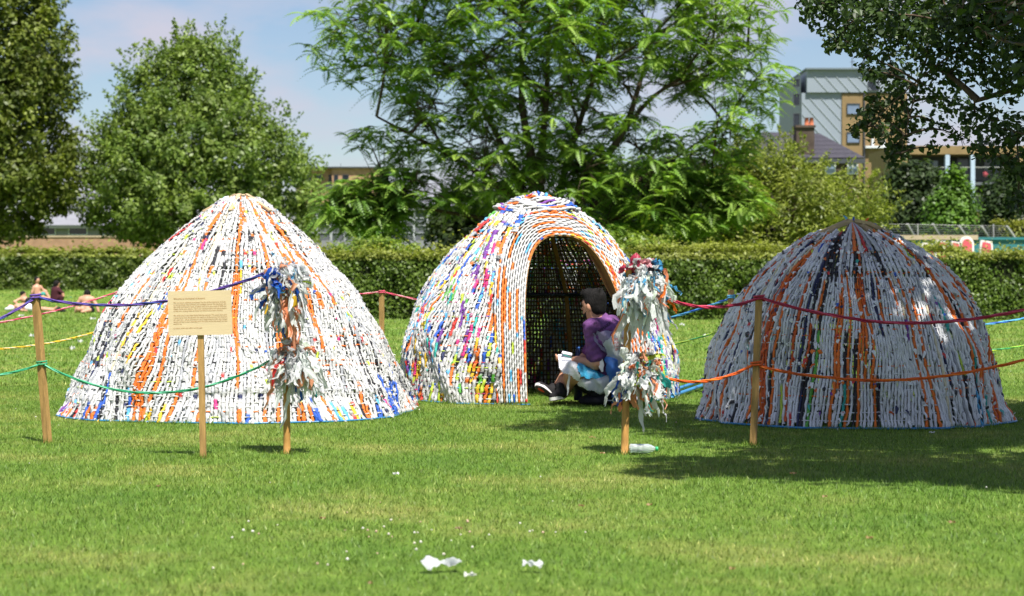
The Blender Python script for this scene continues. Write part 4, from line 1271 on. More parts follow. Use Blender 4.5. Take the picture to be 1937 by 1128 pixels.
ride_panel('small white and pink ride seat touching the rounded one', 1808, 456, 18, 'box')
ride_panel('white and pink ride seat, right of the rounded one', 1866, 454, 24, 'box')
ride_panel('lowest pink ride seat, leftmost of the row', 1756, 459, 26, 'box')
t_ = thing('stone_coping_wall', 'low wall with pale stone coping under the security fence', 'wall', (sx(1780, 74.), 74, 0))
R(1690, 454, 2000, 560, 74, .4, M['teal'], 'wall', t_)
R(1690, 445, 1850, 453.8, 73.9, .6, M['stone'], 'coping', t_)
R(1850.2, 449, 2000, 453.8, 73.92, .5, M['teal'], 'top_rail', t_)
d = 76.0
t_ = thing('security_fence', 'wire security fence with cranked posts behind the ride seats', 'fence', (sx(1800, d), d, 0))
for k_, px_ in enumerate((1684, 1733, 1781, 1831, 1873, 1921)):
    a, b = P(px_, 452, d), P(px_ - 17, 424 + (k_ > 2) * 4, d - .3)
    setparent(MB().beam((a.x, a.y, 0), a, .09, .07).beam(a, b, .09, .07).build('post', M['steel'], None, False), t_)
for px_ in (1737, 1880): setparent(MB().beam(P(px_, 470, d + .2), P(px_ - 1, 424, d + .2), .04, .04).build('pole', M['steel'], None, False), t_)
for k_ in range(7):
    f = k_ / 6
    a, b = P(1667 + 17 * f, 424 + 28 * f, d - .3 + .3 * f), P(1904 + 17 * f, 428 + 24 * f, d - .3 + .3 * f)
    setparent(MB().tube([a, b], .010, 4).build('wire', M['steel'], None), t_)
d = 80.0
rh2 = np.random.default_rng(4)
hedge('short yellow green hedge behind the security fence at right edge', sx(1880, d), d, sx(2080, d), d, zat(424, d), 1.6, 7000, .08, ((.08, .11, .014), (.15, .18, .022)), (.2, .21, .03), rh2)
# ================================================================== posts, ropes, sign, litter
def square_stake(name, label, bx, by, tx, ty, wdt, cat='stake', group='rope stakes', d=None):
    b = G(bx, by) if d is None else Vector((sx(bx, d), d, 0))
    tp = P(tx, ty, b.y)
    t_ = thing(name, label, cat, tuple(b), group)
    mb = MB()
    a = Vector((0, 0, -.06)); e = tp - b
    h = wdt / 2; rot = .35
    rings = []
    for f, k_ in ((0, 1), (.25, 1.01), (.5, .99), (.75, 1.01), (.985, 1), (1, .86)):
        c = a.lerp(e, f)
        rings.append([[c.x + k_ * h * q[0], c.y + k_ * h * q[1], c.z] for q in [(math.cos(rot + i_ * math.pi / 2) * 1.35, math.sin(rot + i_ * math.pi / 2) * 1.35) for i_ in range(4)]])
    V = np.array(rings).reshape(-1, 3)
    mb.add(V, np.concatenate([tube_faces(6, 4), [[20, 21, 22, 23]]]))
    mb.build('stake', M['stake'], t_, False)
    return t_, b, tp
sL, sLb, sLt = square_stake('rope_stake', 'leaning square wooden stake left of the white dome', 92, 838, 67, 556, .040)
sR, sRb, sRt = square_stake('rope_stake', 'square wooden stake in front of the shaded dome', 1424, 842, 1436, 560, .036)
sB, sBb, sBt = square_stake('rope_stake', 'distant wooden stake seen between the white and doorway domes', 722, 715, 722, 550, .042, d=20.0)
sC, sCb, sCt = square_stake('rope_stake', 'wooden stake just showing behind the left side of the shaded dome', 1383, 750, 1383, 548, .045, d=17.0)

def rope(label, pts, sag, rad, cols, knots=(), twist=26.0, n=None, wob=.004, name='twisted_rope'):
    """three laid strands along sagging spans between the given points"""
    path = []
    for (a, b), s_ in zip(zip(pts[:-1], pts[1:]), sag):
        a, b = np.array(a), np.array(b); l_ = np.linalg.norm(b - a)
        m_ = max(14, int(l_ / .018)); f = np.linspace(0, 1, m_, endpoint=False)[:, None]
        path.append(a * (1 - f) + b * f - np.array([0, 0, 1]) * s_ * 4 * f * (1 - f))
    path.append(np.array([pts[-1]], float))
    path = np.concatenate(path)
    rr_ = np.random.default_rng(len(label))
    nz_ = np.cumsum(rr_.normal(0, 1, (len(path), 3)), axis=0); nz_ -= np.linspace(0, 1, len(path))[:, None] * nz_[-1]
    kk = np.ones(9) / 9
    for q in range(3): path[:, q] += wob * .12 * np.convolve(nz_[:, q], kk, 'same')
    s = np.concatenate([[0], np.cumsum(np.linalg.norm(np.diff(path, axis=0), axis=1))])
    rad = rad * .66
    t_ = thing(name, label, 'rope', tuple(path[0]))
    T_ = unit(np.gradient(path, axis=0)); A_ = unit(np.cross(T_, [0, 0, 1.0])); B_ = np.cross(T_, A_)
    for i_ in range(3):
        ph = s * twist * 2 * np.pi / 10 + i_ * 2 * np.pi / 3 + .5 * np.sin(s * 3)
        rloc = rad * (.62 + .16 * np.sin(s * 9 + i_ * 2) + .10 * np.sin(s * 23 + i_))
        q = path + rloc[:, None] * (np.cos(ph)[:, None] * A_ + np.sin(ph)[:, None] * B_)
        c_ = np.array([K[n_] if isinstance(n_, str) else n_ for n_ in [cols[i_ % len(cols)]]])[0]
        cc = c_ * rr_.uniform(.8, 1.15, (len(q), 1))
        setparent(MB().tube(q, rad * (.60 + .12 * np.sin(s * 31 + i_ * 2)), 5, cc).build('strand', M['cord'], None), t_)
    for kx in knots:
        th = np.linspace(0, 4 * np.pi, 40)
        kx = np.array(kx)
        q = kx + np.stack([.030 * np.cos(th), .030 * np.sin(th), np.linspace(-.016, .016, 40)], -1)
        c_ = K[cols[0]] if isinstance(cols[0], str) else np.array(cols[0])
        setparent(MB().tube(q, rad * .85, 6, c_).build('knot', M['cord'], None), t_)
    return t_
K['violet'] = np.array((.10, .05, .27)); K['indigo'] = np.array((.035, .055, .26)); K['crimson'] = np.array((.36, .02, .055)); K['rose'] = np.array((.55, .06, .12)); K['jade'] = np.array((.03, .30, .14)); K['mint'] = np.array((.14, .48, .30))
dP1 = G(543, 858).y; dP2 = G(1181, 860).y
def A3(px, py, d): return tuple(P(px, py, d))
dl, dr_ = sLb.y, sRb.y
rope('purple and blue twisted rope from the leaning stake to the left pom-pom post', [A3(-60, 632, dl - .4), A3(67, 562, dl), A3(500, 518, dP1 - .02)], [.015, .105], .0125, ['violet', 'indigo', 'violet'], [A3(67, 562, dl)])
rope('green twisted rope hanging low in front of the white dome', [A3(-60, 715, dl - .4), A3(79, 688, dl), A3(520, 678, dP1 - .02)], [.02, .19], .0105, ['jade', 'mint', 'jade'], [A3(79, 688, dl)])
rope('pink red rope running behind the white dome to the far stake', [A3(-80, 622, 17.5), A3(225, 552, 20.5), A3(722, 552, 20.0), A3(900, 590, 20.5)], [.05, .10, .01], .0125, ['rose', 'rose', 'pink'], [A3(722, 553, 20.0)])
rope('yellow twisted rope behind the left side of the white dome', [A3(-80, 664, 17.0), A3(240, 610, 20.5)], [.07], .0125, ['yellow', 'cream', 'yellow'])
rope('dark pink rope across the top of the shaded dome', [A3(1215, 545, dP2), A3(1436, 564, dr_), A3(2060, 548, dr_ - .3)], [.085, .17], .0135, ['crimson', 'rose', 'crimson'], [A3(1436, 564, dr_)])
rope('orange rope looped low in front of the shaded dome', [A3(1215, 700, dP2), A3(1424, 689, dr_), A3(2060, 640, dr_ - .3)], [.085, .165], .0125, ['dorange', 'orange', 'dorange'], [A3(1430, 689, dr_)])
rope('blue rope behind the shaded dome', [A3(1180, 622, 18.2), A3(1383, 565, 17.0), A3(2040, 575, 17.8)], [.015, .25], .0135, ['sky', 'blue', 'sky'], [A3(1383, 562, 17.0)])
rope('green and lime rope low behind the shaded dome', [A3(1180, 672, 18.2), A3(1383, 618, 17.0), A3(2040, 630, 17.8)], [.02, .22], .0105, ['green', 'jade', 'lime'])

# the ropes run on to stakes beyond the frame
square_stake('rope_stake', 'stake beyond the right edge carrying the pink and orange ropes', 2062, 850, 2062, 545, .040, d=dr_ - .3)
square_stake('rope_stake', 'stake beyond the right edge carrying the rear blue and green ropes', 2042, 740, 2042, 568, .042, d=17.8)
square_stake('rope_stake', 'stake beyond the left edge carrying the purple and green ropes', -62, 850, -62, 625, .040, d=dl - .4)
square_stake('rope_stake', 'stake beyond the left edge carrying the rear pink and yellow ropes', -82, 760, -82, 615, .042, d=17.25)
# ---- notice board
b = G(385, 867)
t_ = thing('notice_board', 'plywood notice board with burnt brown text on a thin stake', 'sign', tuple(b))
tp = P(378, 560, b.y)
mb = MB()
mb.beam((0, 0, -.06), tuple(tp - b), .034, .022, up=(0, 1, 0))
mb.build('stake', M['stake'], t_, False)
d = b.y - .022
q = [P(317, 551.5, d), P(436.5, 549, d), P(440, 633, d), P(319, 635.5, d)]
n_ = Vector((0, -1, 0)); th_ = .012
V = [list(v - b) for v in q] + [list(v - b + Vector((0, th_, 0))) for v in q]
bo = MB().add(V, [[0, 3, 2, 1], [4, 5, 6, 7], [0, 1, 5, 4], [1, 2, 6, 5], [2, 3, 7, 6], [3, 0, 4, 7]]).build('board', M['ply'], t_, False)

def text_mesh(body, size, spacing=1.0):
    cu = bpy.data.curves.new('lettering', 'FONT')
    cu.body = body; cu.size = size; cu.resolution_u = 2; cu.space_character = spacing
    to = bpy.data.objects.new('lettering', cu); COL.objects.link(to)
    bpy.context.view_layer.update()
    dg = bpy.context.evaluated_depsgraph_get()
    me = bpy.data.meshes.new_from_object(to.evaluated_get(dg))
    bpy.data.objects.remove(to); bpy.data.curves.remove(cu)
    return me
LINES = [(567, 1.18, 'Welcome to the Festival of Ancients', 388), (574.2, 1, 'We are here to celebrate and lament The Era of Mass Extinction & Death', 427), (578, 1, 'an extraordinary time in human and ecological history. We dug down into', 428), (582, 1, 'the earth and found a layer of plastic and oil in thousands of different', 428.5),
         (586, 1, 'shapes, forms and colours. This is our reconstruction and interpretation', 429), (590, 1, 'of that time, praying what we found and heard in that layer of plastic.', 422), (598.5, 1, 'We invite you to visit these three listening capsules. The sound they carry', 429.5), (602.5, 1, 'is pouring up from the ground, the memory of the land and the shadows', 430),
         (606.5, 1, 'of a past era - when behaviours were beginning to shift, and human', 430), (610.5, 1, 'minds and hearts were opening to the fact that we are the world and the', 430), (614.5, 1, 'world is us.', 344), (622.5, 1, 'Lie down, listen and reflect on the past.', 383)]
ux = (q[1] - q[0]).normalized()
for (py, k_, tx_, xend) in LINES:
    me = text_mesh(tx_, .0110 * k_)
    co = np.zeros(len(me.vertices) * 3, np.float32); me.vertices.foreach_get('co', co); co = co.reshape(-1, 3)
    wid = co[:, 0].max()
    o0 = P(328.3, py, d) - b; want = (xend - 328.3) * d / F
    X = np.array(o0)[None] + (co[:, :1] * want / wid) * np.array(ux)[None] + co[:, 1:2] * np.array([0, 0, 1.0])[None]
    X[:, 1] = o0.y - .0015
    me.vertices.foreach_set('co', X.astype(np.float32).ravel()); me.update()
    me.materials.clear(); me.materials.append(M['ink'])
    link('lettering', me, None, bo)

# ---- pom-pom posts
def strip_mesh(base, dirv, ln, w0, droop, col, rng, curl=.5):
    n = 13; f = np.linspace(0, 1, n)
    out = np.array(dirv); out = out / np.linalg.norm(out)
    p_ = base + out * (ln * .60 * np.sin(f * 1.5)[:, None])
    p_[:, 2] -= droop * ln * f ** 2.0
    wig = rng.normal(0, 1, (n, 3)).cumsum(0) * .0066 * curl
    p_ = p_ + wig * f[:, None]
    T_ = unit(np.gradient(p_, axis=0))
    ref = unit(rng.normal(size=3) + np.array([0, 0, .3]))
    A_ = unit(np.cross(T_, ref)); Bn = np.cross(T_, A_)
    tw = rng.uniform(-1.6, 1.6) * f + rng.uniform(0, 6)
    Wv = A_ * np.cos(tw)[:, None] + Bn * np.sin(tw)[:, None]
    N_ = np.cross(Wv, T_)
    hw = w0 * (.22 + .78 * np.sin(np.clip(f * 2.4, 0, np.pi / 2)) * (1 - .65 * f ** 4)) * rng.uniform(.8, 1.2, n)
    cs = np.linspace(-1, 1, 5)
    k1, k2 = rng.uniform(2, 4.5), rng.uniform(0, 6)
    fold = .30 * np.sin(cs * k1 + k2)[None, :] * hw[:, None] + rng.normal(0, .0035, (n, 5))
    V = (p_[:, None] + Wv[:, None] * (hw[:, None] * cs[None, :])[..., None] + N_[:, None] * fold[..., None])
    V[:, :, :] += T_[:, None] * (rng.normal(0, .006, (1, 5)) * (f[:, None] ** 3))[..., None]
    V = V.reshape(-1, 3)
    i_, j_ = np.meshgrid(np.arange(n - 1), np.arange(4), indexing='ij'); q = (i_ * 5 + j_).ravel()
    return MB().add(V, np.stack([q, q + 1, q + 6, q + 5], -1), None, np.array(col))

def pom(t_, base, c, rx, rz, n, pal, rng, droop=1.0, long=0, side=0.0, core='off'):
    c = np.array(c) - np.array(base)
    th = np.linspace(0, np.pi, 7); ph = np.linspace(0, 2 * np.pi, 10, endpoint=False)
    V = np.array([[.035 * math.sin(a) * math.cos(b_), .035 * math.sin(a) * math.sin(b_), .06 * math.cos(a)] for a in th for b_ in ph]) * rng.uniform(.8, 1.2, (70, 1)) + c + np.array([side, -.01, 0])
    pm = MB().add(V, tube_faces(7, 10), None, K[core]).build('pom_pom', M['film'], t_)
    names, wts = zip(*pal); wts = np.array(wts, float) / sum(wts)
    for i_ in range(n + long):
        v = rng.normal(size=3); v /= np.linalg.norm(v)
        v[1] = -abs(v[1]) if rng.random() < .68 else v[1]
        v[0] = v[0] + side * 4
        st = c + v * np.array([.02, .02, rz * .22]) + np.array([side, 0, 0])
        colr = K[names[int(rng.choice(len(names), p=wts))]] * rng.uniform(.9, 1.08)
        if i_ < n:
            ln = rng.uniform(.5, 1.15) * rx * 1.6
            mb = strip_mesh(st, v * np.array([1, 1, .8]) + [0, 0, .40], ln, rng.uniform(.006, .027), droop * rng.uniform(.35, 1.0), colr, rng, 1.5)
        else:
            ln = rng.uniform(.9, 1.4) * rx * 1.2
            mb = strip_mesh(st, v * np.array([1, 1, .5]), ln, rng.uniform(.004, .010), droop * rng.uniform(.5, 1.0), colr, rng, 1.8)
        mb.build('plastic_strip', M['film'], pm)
    return pm

def pom_post(label, bx, by, tx, ty, rad):
    b = G(bx, by); tp = P(tx, ty, b.y)
    t_ = thing('pom_pom_post', label, 'post', tuple(b), 'posts with pom-poms of plastic strips')
    e = np.array(tp - b)
    f = np.linspace(0, 1, 9)[:, None]
    MB().tube(np.array([0, 0, -.06]) * (1 - f) + e * f, np.array([1, 1.02, 1, .98, 1.01, 1, .99, 1, .9]) * rad, 10).build('stake', M['pine'], t_)
    return t_, b
rp = np.random.default_rng(50)
K['peach'] = np.array((.80, .36, .20)); K['clear'] = np.array((.76, .80, .78)); K['film'] = np.array((.74, .75, .76)); K['pale'] = np.array((.70, .80, .66)); K['coral'] = np.array((.85, .30, .14))
tA, bA = pom_post('round post with blue, white and orange plastic pom-poms before the white dome', 543, 859, 541, 505, .0205)
pal1 = [('film', 30), ('off', 16), ('clear', 22), ('peach', 6), ('coral', 3), ('blue', 5), ('sky', 2), ('yellow', 2), ('lime', 1)]
pom(tA, bA, P(541, 536, bA.y), .126, .30, 200, pal1, rp, 1.0, 5)
pb = [('blue', 1)]
pom(tA, bA, P(513, 528, bA.y - .03), .055, .07, 16, pb, rp, .9, 0, core='blue')
pal1b = [('film', 28), ('off', 8), ('clear', 26), ('peach', 9), ('coral', 4), ('blue', 5), ('teal', 1), ('red', 1.5), ('pale', 4)]
pom(tA, bA, P(557, 684, bA.y), .128, .22, 190, pal1b, rp, 1.0, 6)
tB, bB = pom_post('round post with white, orange and green plastic pom-poms beside the seated man', 1181, 860, 1190, 500, .0215)
pal2 = [('film', 34), ('clear', 36), ('pale', 10), ('coral', 8), ('sky', 9), ('orange', 2)]
pom(tB, bB, P(1221, 538, bB.y), .140, .28, 200, pal2, rp, .95, 8)
pom(tB, bB, P(1203, 500, bB.y), .040, .03, 9, [('rose', 3), ('pink', 3), ('white', 2)], rp, .5, core='rose')
pom(tB, bB, P(1232, 512, bB.y), .055, .05, 10, [('black', 1), ('sky', 1.4)], rp, .4, core='black')
pal2b = [('film', 28), ('clear', 26), ('coral', 14), ('peach', 8), ('lime', 11), ('teal', 6), ('blue', 5), ('pale', 4)]
pom(tB, bB, P(1209, 703, bB.y), .130, .18, 190, pal2b, rp, .8, 10)

# ---- bottle lying by the post
M['pet'], t, p, o = new_mat('clear_plastic')
p.inputs['Base Color'].default_value = (.80, .88, .85, 1); p.inputs['Roughness'].default_value = .10
p.inputs['Transmission Weight'].default_value = 0.72; p.inputs['IOR'].default_value = 1.12
M['greencap'] = mat('green_cap', (.02, .38, .13), .4, .5)
def bottle(label, loc, rotz, lie, S=1.0, bodym='pet', capm='greencap', prof=None, group=None):
    prof = prof or [(.0, .012), (.0, .028), (.008, .033), (.05, .033), (.054, .031), (.058, .033), (.085, .033), (.089, .031), (.093, .033), (.13, .033), (.155, .026), (.178, .013), (.185, .0125)]
    t_ = thing('bottle', label, 'bottle', loc, group)
    th = np.linspace(0, 2 * np.pi, 16, endpoint=False)
    def lathe(pr):
        return np.array([[r_ * math.cos(a), r_ * math.sin(a), h_] for h_, r_ in pr for a in th]) * S
    def place(V):
        if lie:
            V = np.stack([V[:, 2], V[:, 1], V[:, 0] + .033 * S], -1)
        c, s_ = math.cos(rotz), math.sin(rotz)
        return np.stack([V[:, 0] * c - V[:, 1] * s_, V[:, 0] * s_ + V[:, 1] * c, V[:, 2]], -1)
    V = lathe(prof); MB().add(place(V), tube_faces(len(prof), 16)).build('body', M[bodym], t_)
    h0 = prof[-1][0]
    cp = [(h0 - .004, .010), (h0 - .004, .0155), (h0 + .013, .0155), (h0 + .016, .013), (h0 + .016, .001)]
    MB().add(place(lathe(cp)), tube_faces(5, 16)).build('cap', M[capm], t_)
    return t_
g = G(1189, 861)
bt = bottle('clear plastic bottle with green cap lying at the foot of the right post', (g.x + .005, g.y, .010), -.12, True, .82)

# ---- blue tubes lying between the domes
t_ = thing('blue_tube_frame', 'blue tube frame lying on the grass left of the shaded dome', 'frame', (1.5, 17.0, 0))
def gp(px, py, z=.035):
    q = G(px, py); return np.array([q.x, q.y, z])
for a, b_ in (((1272, 757), (1352, 728)), ((1268, 748), (1352, 719))):
    setparent(MB().tube(np.linspace(gp(*a), gp(*b_), 8), .017, 8).build('tube', M['bluetube'], None), t_)
for a, b_ in (((1284, 753), (1283, 743)), ((1330, 735), (1329, 727))):
    setparent(MB().tube(np.linspace(gp(*a, .05), gp(*b_, .05), 3), .015, 8).build('cross_bar', M['darkbar'], None), t_)

# ---- scraps of plastic and dry leaves on the lawn
def scrap(label, px0, px1, py, hgt, col, rng, name='plastic_scrap', cat='litter', yaw=.3, group=None):
    g0, g1 = G(px0, py), G(px1, py)
    w_ = (g1 - g0).length; dp = w_ * .45
    nx_, ny_ = 16, 8
    u, v = np.meshgrid(np.linspace(-.5, .5, nx_), np.linspace(-.5, .5, ny_), indexing='ij')
    out_ = 1 - .35 * np.abs(np.sin(u * 5 + rng.uniform(0, 3)))
    X = u * w_ + rng.normal(0, w_ * .012, u.shape)
    Y = v * dp * out_ + rng.normal(0, dp * .03, u.shape)
    Z = .022 + hgt * (.5 + .5 * np.sin(u * rng.uniform(5, 8) + rng.uniform(0, 6)) * np.cos(v * rng.uniform(3, 6) + rng.uniform(0, 6))) + rng.normal(0, hgt * .12, u.shape)
    V = np.stack([X * math.cos(yaw) - Y * math.sin(yaw), X * math.sin(yaw) + Y * math.cos(yaw), Z], -1).reshape(-1, 3)
    i_, j_ = np.meshgrid(np.arange(nx_ - 1), np.arange(ny_ - 1), indexing='ij')
    a = (i_ * ny_ + j_).ravel()
    o = MB().add(V, np.stack([a, a + ny_, a + ny_ + 1, a + 1], -1), None, np.array(col)).build(name, M['film'])
    o.location = ((g0.x + g1.x) / 2, g0.y, 0)
    return tag(o, label, cat, group)
rs = np.random.default_rng(61)
scrap('largest white plastic bag scrap lying in the foreground grass', 797, 872, 1084, .034, (.72, .74, .78), rs, yaw=.25)
scrap('medium white plastic scrap, right of the largest one', 988, 1028, 1084, .022, (.74, .76, .78), rs, yaw=-.2)
scrap('smallest foreground white scrap, just below the largest one', 878, 901, 1103, .014, (.80, .80, .78), rs, yaw=.1)
scrap('little white scrap on the grass in front of the white dome', 743, 755, 906, .012, (.8, .8, .8), rs)
scrap('tiny white scrap at the front of the shaded dome', 1757, 1769, 826, .012, (.75, .75, .75), rs)
for px, py in ((1100, 968), (1228, 966), (1140, 866), (1645, 1030), (1385, 1090), (700, 1118), (1120, 835), (868, 1012), (610, 992), (1500, 905), (1560, 950), (300, 930), (1800, 1000)):
    s_ = rs.uniform(4, 8)
    scrap('small dry tan leaf lying in the grass', px - s_, px + s_, py, .010, np.array((.34, .22, .10)) * rs.uniform(.7, 1.3), rs, 'dry_leaf', 'leaf', rs.uniform(-.5, .5), 'dry leaves on the lawn')
for px, py in ((137, 665), (322, 610), (176, 606), (152, 651), (1290, 618), (1335, 640), (60, 640), (40, 600), (235, 625)):
    scrap('small scrap of white plastic far off on the lawn', px - 5, px + 5, py, .05, (.75, .75, .75), rs, 'plastic_scrap', 'litter', .2, 'far scraps of plastic on the lawn')

# ================================================================== overhanging tree on the right
def overhang():
    rng = np.random.default_rng(14)
    base = np.array([5.7, 11.2, 0.0])
    t_ = thing('overhanging_tree', 'dark leafed tree overhanging from the right, shading the nearest dome', 'tree', tuple(base))
    mb = MB()
    tr = curve(base - [0, 0, .1], base + np.array([-.3, .1, 7.4]), 14, [.25, 0, 0])
    mb.tube(tr, .26 * np.linspace(1.15, .35, 14), 10)
    ends = []
    def limb(a, b_, r0, bend=(0, 0, .4), n=11):
        q = curve(a, b_, n, bend); mb.tube(q, r0 * np.linspace(1, .2, n), 7); return q
    L1 = limb(tr[6], np.array([3.3, 15.4, 3.35]), .11, (0, 0, .75))
    L2 = limb(tr[7], np.array([2.2, 10.8, 5.4]), .11, (0, 0, .5))
    L3 = limb(tr[8], np.array([3.2, 7.6, 6.2]), .10, (0, 0, .5))
    L4 = limb(tr[8], np.array([4.4, 13.2, 6.3]), .09, (0, 0, .5))
    L5 = limb(tr[9], np.array([7.6, 10.0, 7.0]), .09, (0, 0, .4))
    L6 = limb(tr[6], np.array([4.1, 17.0, 3.6]), .10, (0, 0, .7))
    # visible limb crossing the upper right corner
    V1 = limb(tr[5], np.array(P(1850, 190, 14.6)), .085, (.1, 0, .10))
    V2 = limb(V1[-1], np.array(P(1740, 120, 14.9)), .030, (0, 0, .05))
    V3 = limb(V1[7], np.array(P(1900, 60, 14.4)), .030, (0, 0, .02))
    V4 = limb(V1[6], np.array(P(1700, 30, 15.2)), .030, (0, 0, .10)); V5 = limb(V4[-3], np.array(P(1705, 290, 15.3)), .014, (-.02, 0, .10))
    V6 = limb(V4[-1], np.array(P(1560, 15, 15.5)), .016, (0, 0, .03)); V7 = limb(V4[5], np.array(P(1640, 240, 15.0)), .014, (.03, 0, .12)); V8 = limb(V1[5], np.array(P(1930, 330, 14.5)), .016, (0, 0, .06))
    nodes = np.concatenate([L1[3:], L2[3:], L3[3:], L4[3:], L5[3:], L6[3:], tr[9:]])
    vnodes = np.concatenate([V1[6:], V2, V3, V4, V5, V6, V7, V8])
    clumps = []
    # shading canopy above the frame: lobes with openings between
    lobes = []
    tries = 0
    while len(lobes) < 96 and tries < 4000:
        tries += 1
        q = rng.normal(size=3); q = q / np.linalg.norm(q) * rng.random() ** (1 / 2.4)
        c = np.array([4.55, 9.75, 6.0]) + q * np.array([3.05, 3.35, 1.8])
        if c[2] < 1 + .150 * c[1] + .75: continue
        g_ = np.array([c[0] - SUN.x / SUN.z * c[2], c[1] - SUN.y / SUN.z * c[2]])   # where its shade falls
        hole = False
        for hx, hy, hr in ((2.45, 13.9, .20), (3.05, 13.55, .22), (1.9, 11.35, .5), (2.9, 10.6, .45), (.95, 12.2, .45), (3.3, 11.6, .3)):
            if (g_[0] - hx) ** 2 + ((g_[1] - hy) / 1.0) ** 2 < (hr + .30) ** 2: hole = True
        if hole: continue
        if rng.random() < .35: lobes.append(c)
    # unseen leaf lobes added, placed back along the sun from ground to be shaded
    k_ = 0
    while k_ < 100:
        px_, py_ = rng.uniform(1030, 2050), rng.uniform(765, 906)
        if px_ < 1265 and py_ > 818: continue
        if px_ < 1430 and 826 < py_ < 862 and rng.random() < .8: continue
        g_ = G(px_, py_)
        if math.sin(g_.x * 2.3 + 1.0) * math.sin(g_.y * 2.6 + g_.x) > .62: continue
        z_ = rng.uniform(4.2, 7.2)
        c = np.array([g_.x + SUN.x / SUN.z * z_, g_.y + SUN.y / SUN.z * z_, z_])
        if c[2] < 1 + .150 * c[1] + .80: continue
        lobes.append(c); k_ += 1
    for c in lobes: clumps.append((c, rng.uniform(.35, .6), 145, .075))
    # hanging sprays in view: rows of (px, py, depth, radius px, leaves)
    rows = [(1560, 20, 15.5, 42, 150), (1600, 55, 15.5, 48, 190), (1580, 80, 15.2, 24, 50), (1650, 30, 15, 55, 260), (1625, 85, 15.6, 26, 60), (1640, 105, 15.0, 30, 80), (1700, 60, 15.2, 58, 320), (1760, 40, 15.4, 60, 330), (1820, 50, 14.5, 64, 380), (1885, 40, 14.2, 66, 430), (1940, 90, 14, 62, 420),
            (1650, 135, 15.3, 26, 70), (1690, 140, 15.4, 42, 190), (1705, 190, 15.4, 40, 200), (1712, 235, 15.3, 36, 190), (1700, 280, 15.2, 28, 130), (1690, 300, 15.2, 20, 70), (1640, 235, 15.0, 32, 110), (1660, 215, 15.0, 30, 110), (1622, 245, 15.0, 18, 40), (1672, 255, 15.0, 26, 80), (1650, 190, 15.0, 18, 40),
            (1760, 110, 15, 44, 190), (1810, 130, 15, 46, 190), (1860, 130, 14.6, 48, 220), (1910, 160, 14.6, 46, 220), (1755, 170, 15, 34, 90), (1800, 195, 15, 38, 110), (1845, 215, 14.8, 38, 130), (1885, 240, 14.6, 40, 170), (1770, 235, 15, 30, 70), (1815, 260, 15, 30, 70), (1860, 280, 14.8, 30, 90), (1925, 250, 14.5, 40, 220), (1905, 300, 14.5, 34, 140), (1940, 330, 14.5, 36, 170), (1760, 280, 15, 18, 30), (1925, 380, 14.6, 26, 80),
            (1545, -5, 15.5, 40, 150), (1620, -10, 15.5, 60, 260), (1700, -15, 15.2, 60, 300), (1780, -20, 15, 60, 300), (1860, -20, 14.6, 60, 330), (1930, -10, 14.2, 60, 330)]
    for px, py, dd, rp_, nl in rows:
        clumps.append((np.array(P(px, py, dd + rng.uniform(-.5, .5))), rp_ * dd / F * 1.15, int(nl * (1.7 if py < 105 else 1.0)), .027))
    for px, py, dd in ((1820, 18, 10.2), (1850, 8, 10.0), (1880, 30, 10.0), (1905, 10, 10.2), (1930, 30, 9.8), (1900, 80, 10.4), (1860, 62, 10.4), (1935, 140, 10.3)):
        clumps.append((np.array(P(px, py, dd)), .06, 9, .034))
    Cs, Ns, Ss, Co, Dv = [], [], [], [], []
    for c, r_, nl, ls in clumps:
        q = rng.normal(size=(nl, 3)); q = unit(q) * rng.random((nl, 1)) ** .5
        pts = c + q * r_ * np.array([1, 1, .85])
        Cs.append(pts); Ns.append(unit(rng.normal(size=(nl, 3)) * .7 + q * .4 + np.array([0, -.25, .5])))
        Ss.append(ls * rng.uniform(.65, 1.25, nl))
        m_ = rng.random((nl, 1))
        Co.append((np.array([.022, .046, .012]) * (1 - m_) + np.array([.056, .098, .020]) * m_) * rng.uniform(.7, 1.2, (nl, 1)))
        pool = nodes if ls > .04 else vnodes
        dist = np.linalg.norm(pool - c, axis=1) * rng.uniform(.75, 1.35, len(pool))
        a = pool[int(np.argmin(dist))]; l_ = np.linalg.norm(a - c)
        mb.tube(curve(a, c, 7, np.array([0, 0, .08 * l_]) + rng.normal(0, .05 * l_, 3)), np.linspace(.011, .004, 7), 4, cap=False)
        for _ in range(3 if ls < .04 else 0):
            e = c + unit(rng.normal(size=3)) * r_ * .9
            mb.tube(curve(c, e, 4, [0, 0, .02]), np.linspace(.006, .002, 4), 3, cap=False)
    c = np.concatenate(Cs); nr_ = np.concatenate(Ns); s_ = np.concatenate(Ss)[:, None]; co = np.concatenate(Co); n = len(c)
    # heart shaped leaf: 6 points, folded along the midrib
    dv = rng.normal(size=(n, 3)) + np.array([0, 0, -.6]); a_ = unit(np.cross(nr_, dv)); b_ = np.cross(a_, nr_)
    V = np.stack([c - b_ * s_ * .75, c + a_ * s_ * .72 - b_ * s_ * .45 + nr_ * s_ * .16, c + a_ * s_ * .55 + b_ * s_ * .25 + nr_ * s_ * .10, c + b_ * s_, c - a_ * s_ * .55 + b_ * s_ * .25 + nr_ * s_ * .10, c - a_ * s_ * .72 - b_ * s_ * .45 + nr_ * s_ * .16], 1).reshape(-1, 3)
    i6 = np.arange(n)[:, None] * 6
    Q = np.concatenate([i6 + np.array([[0, 1, 2, 3]]), i6 + np.array([[0, 3, 4, 5]])])
    o = link('crown', mesh_np('crown', V, [Q], np.repeat(co, 6, axis=0), smooth=False), M['leaf'])
    setparent(o, t_)
    setparent(mb.build('trunk', M['bark'], None), t_)
overhang()
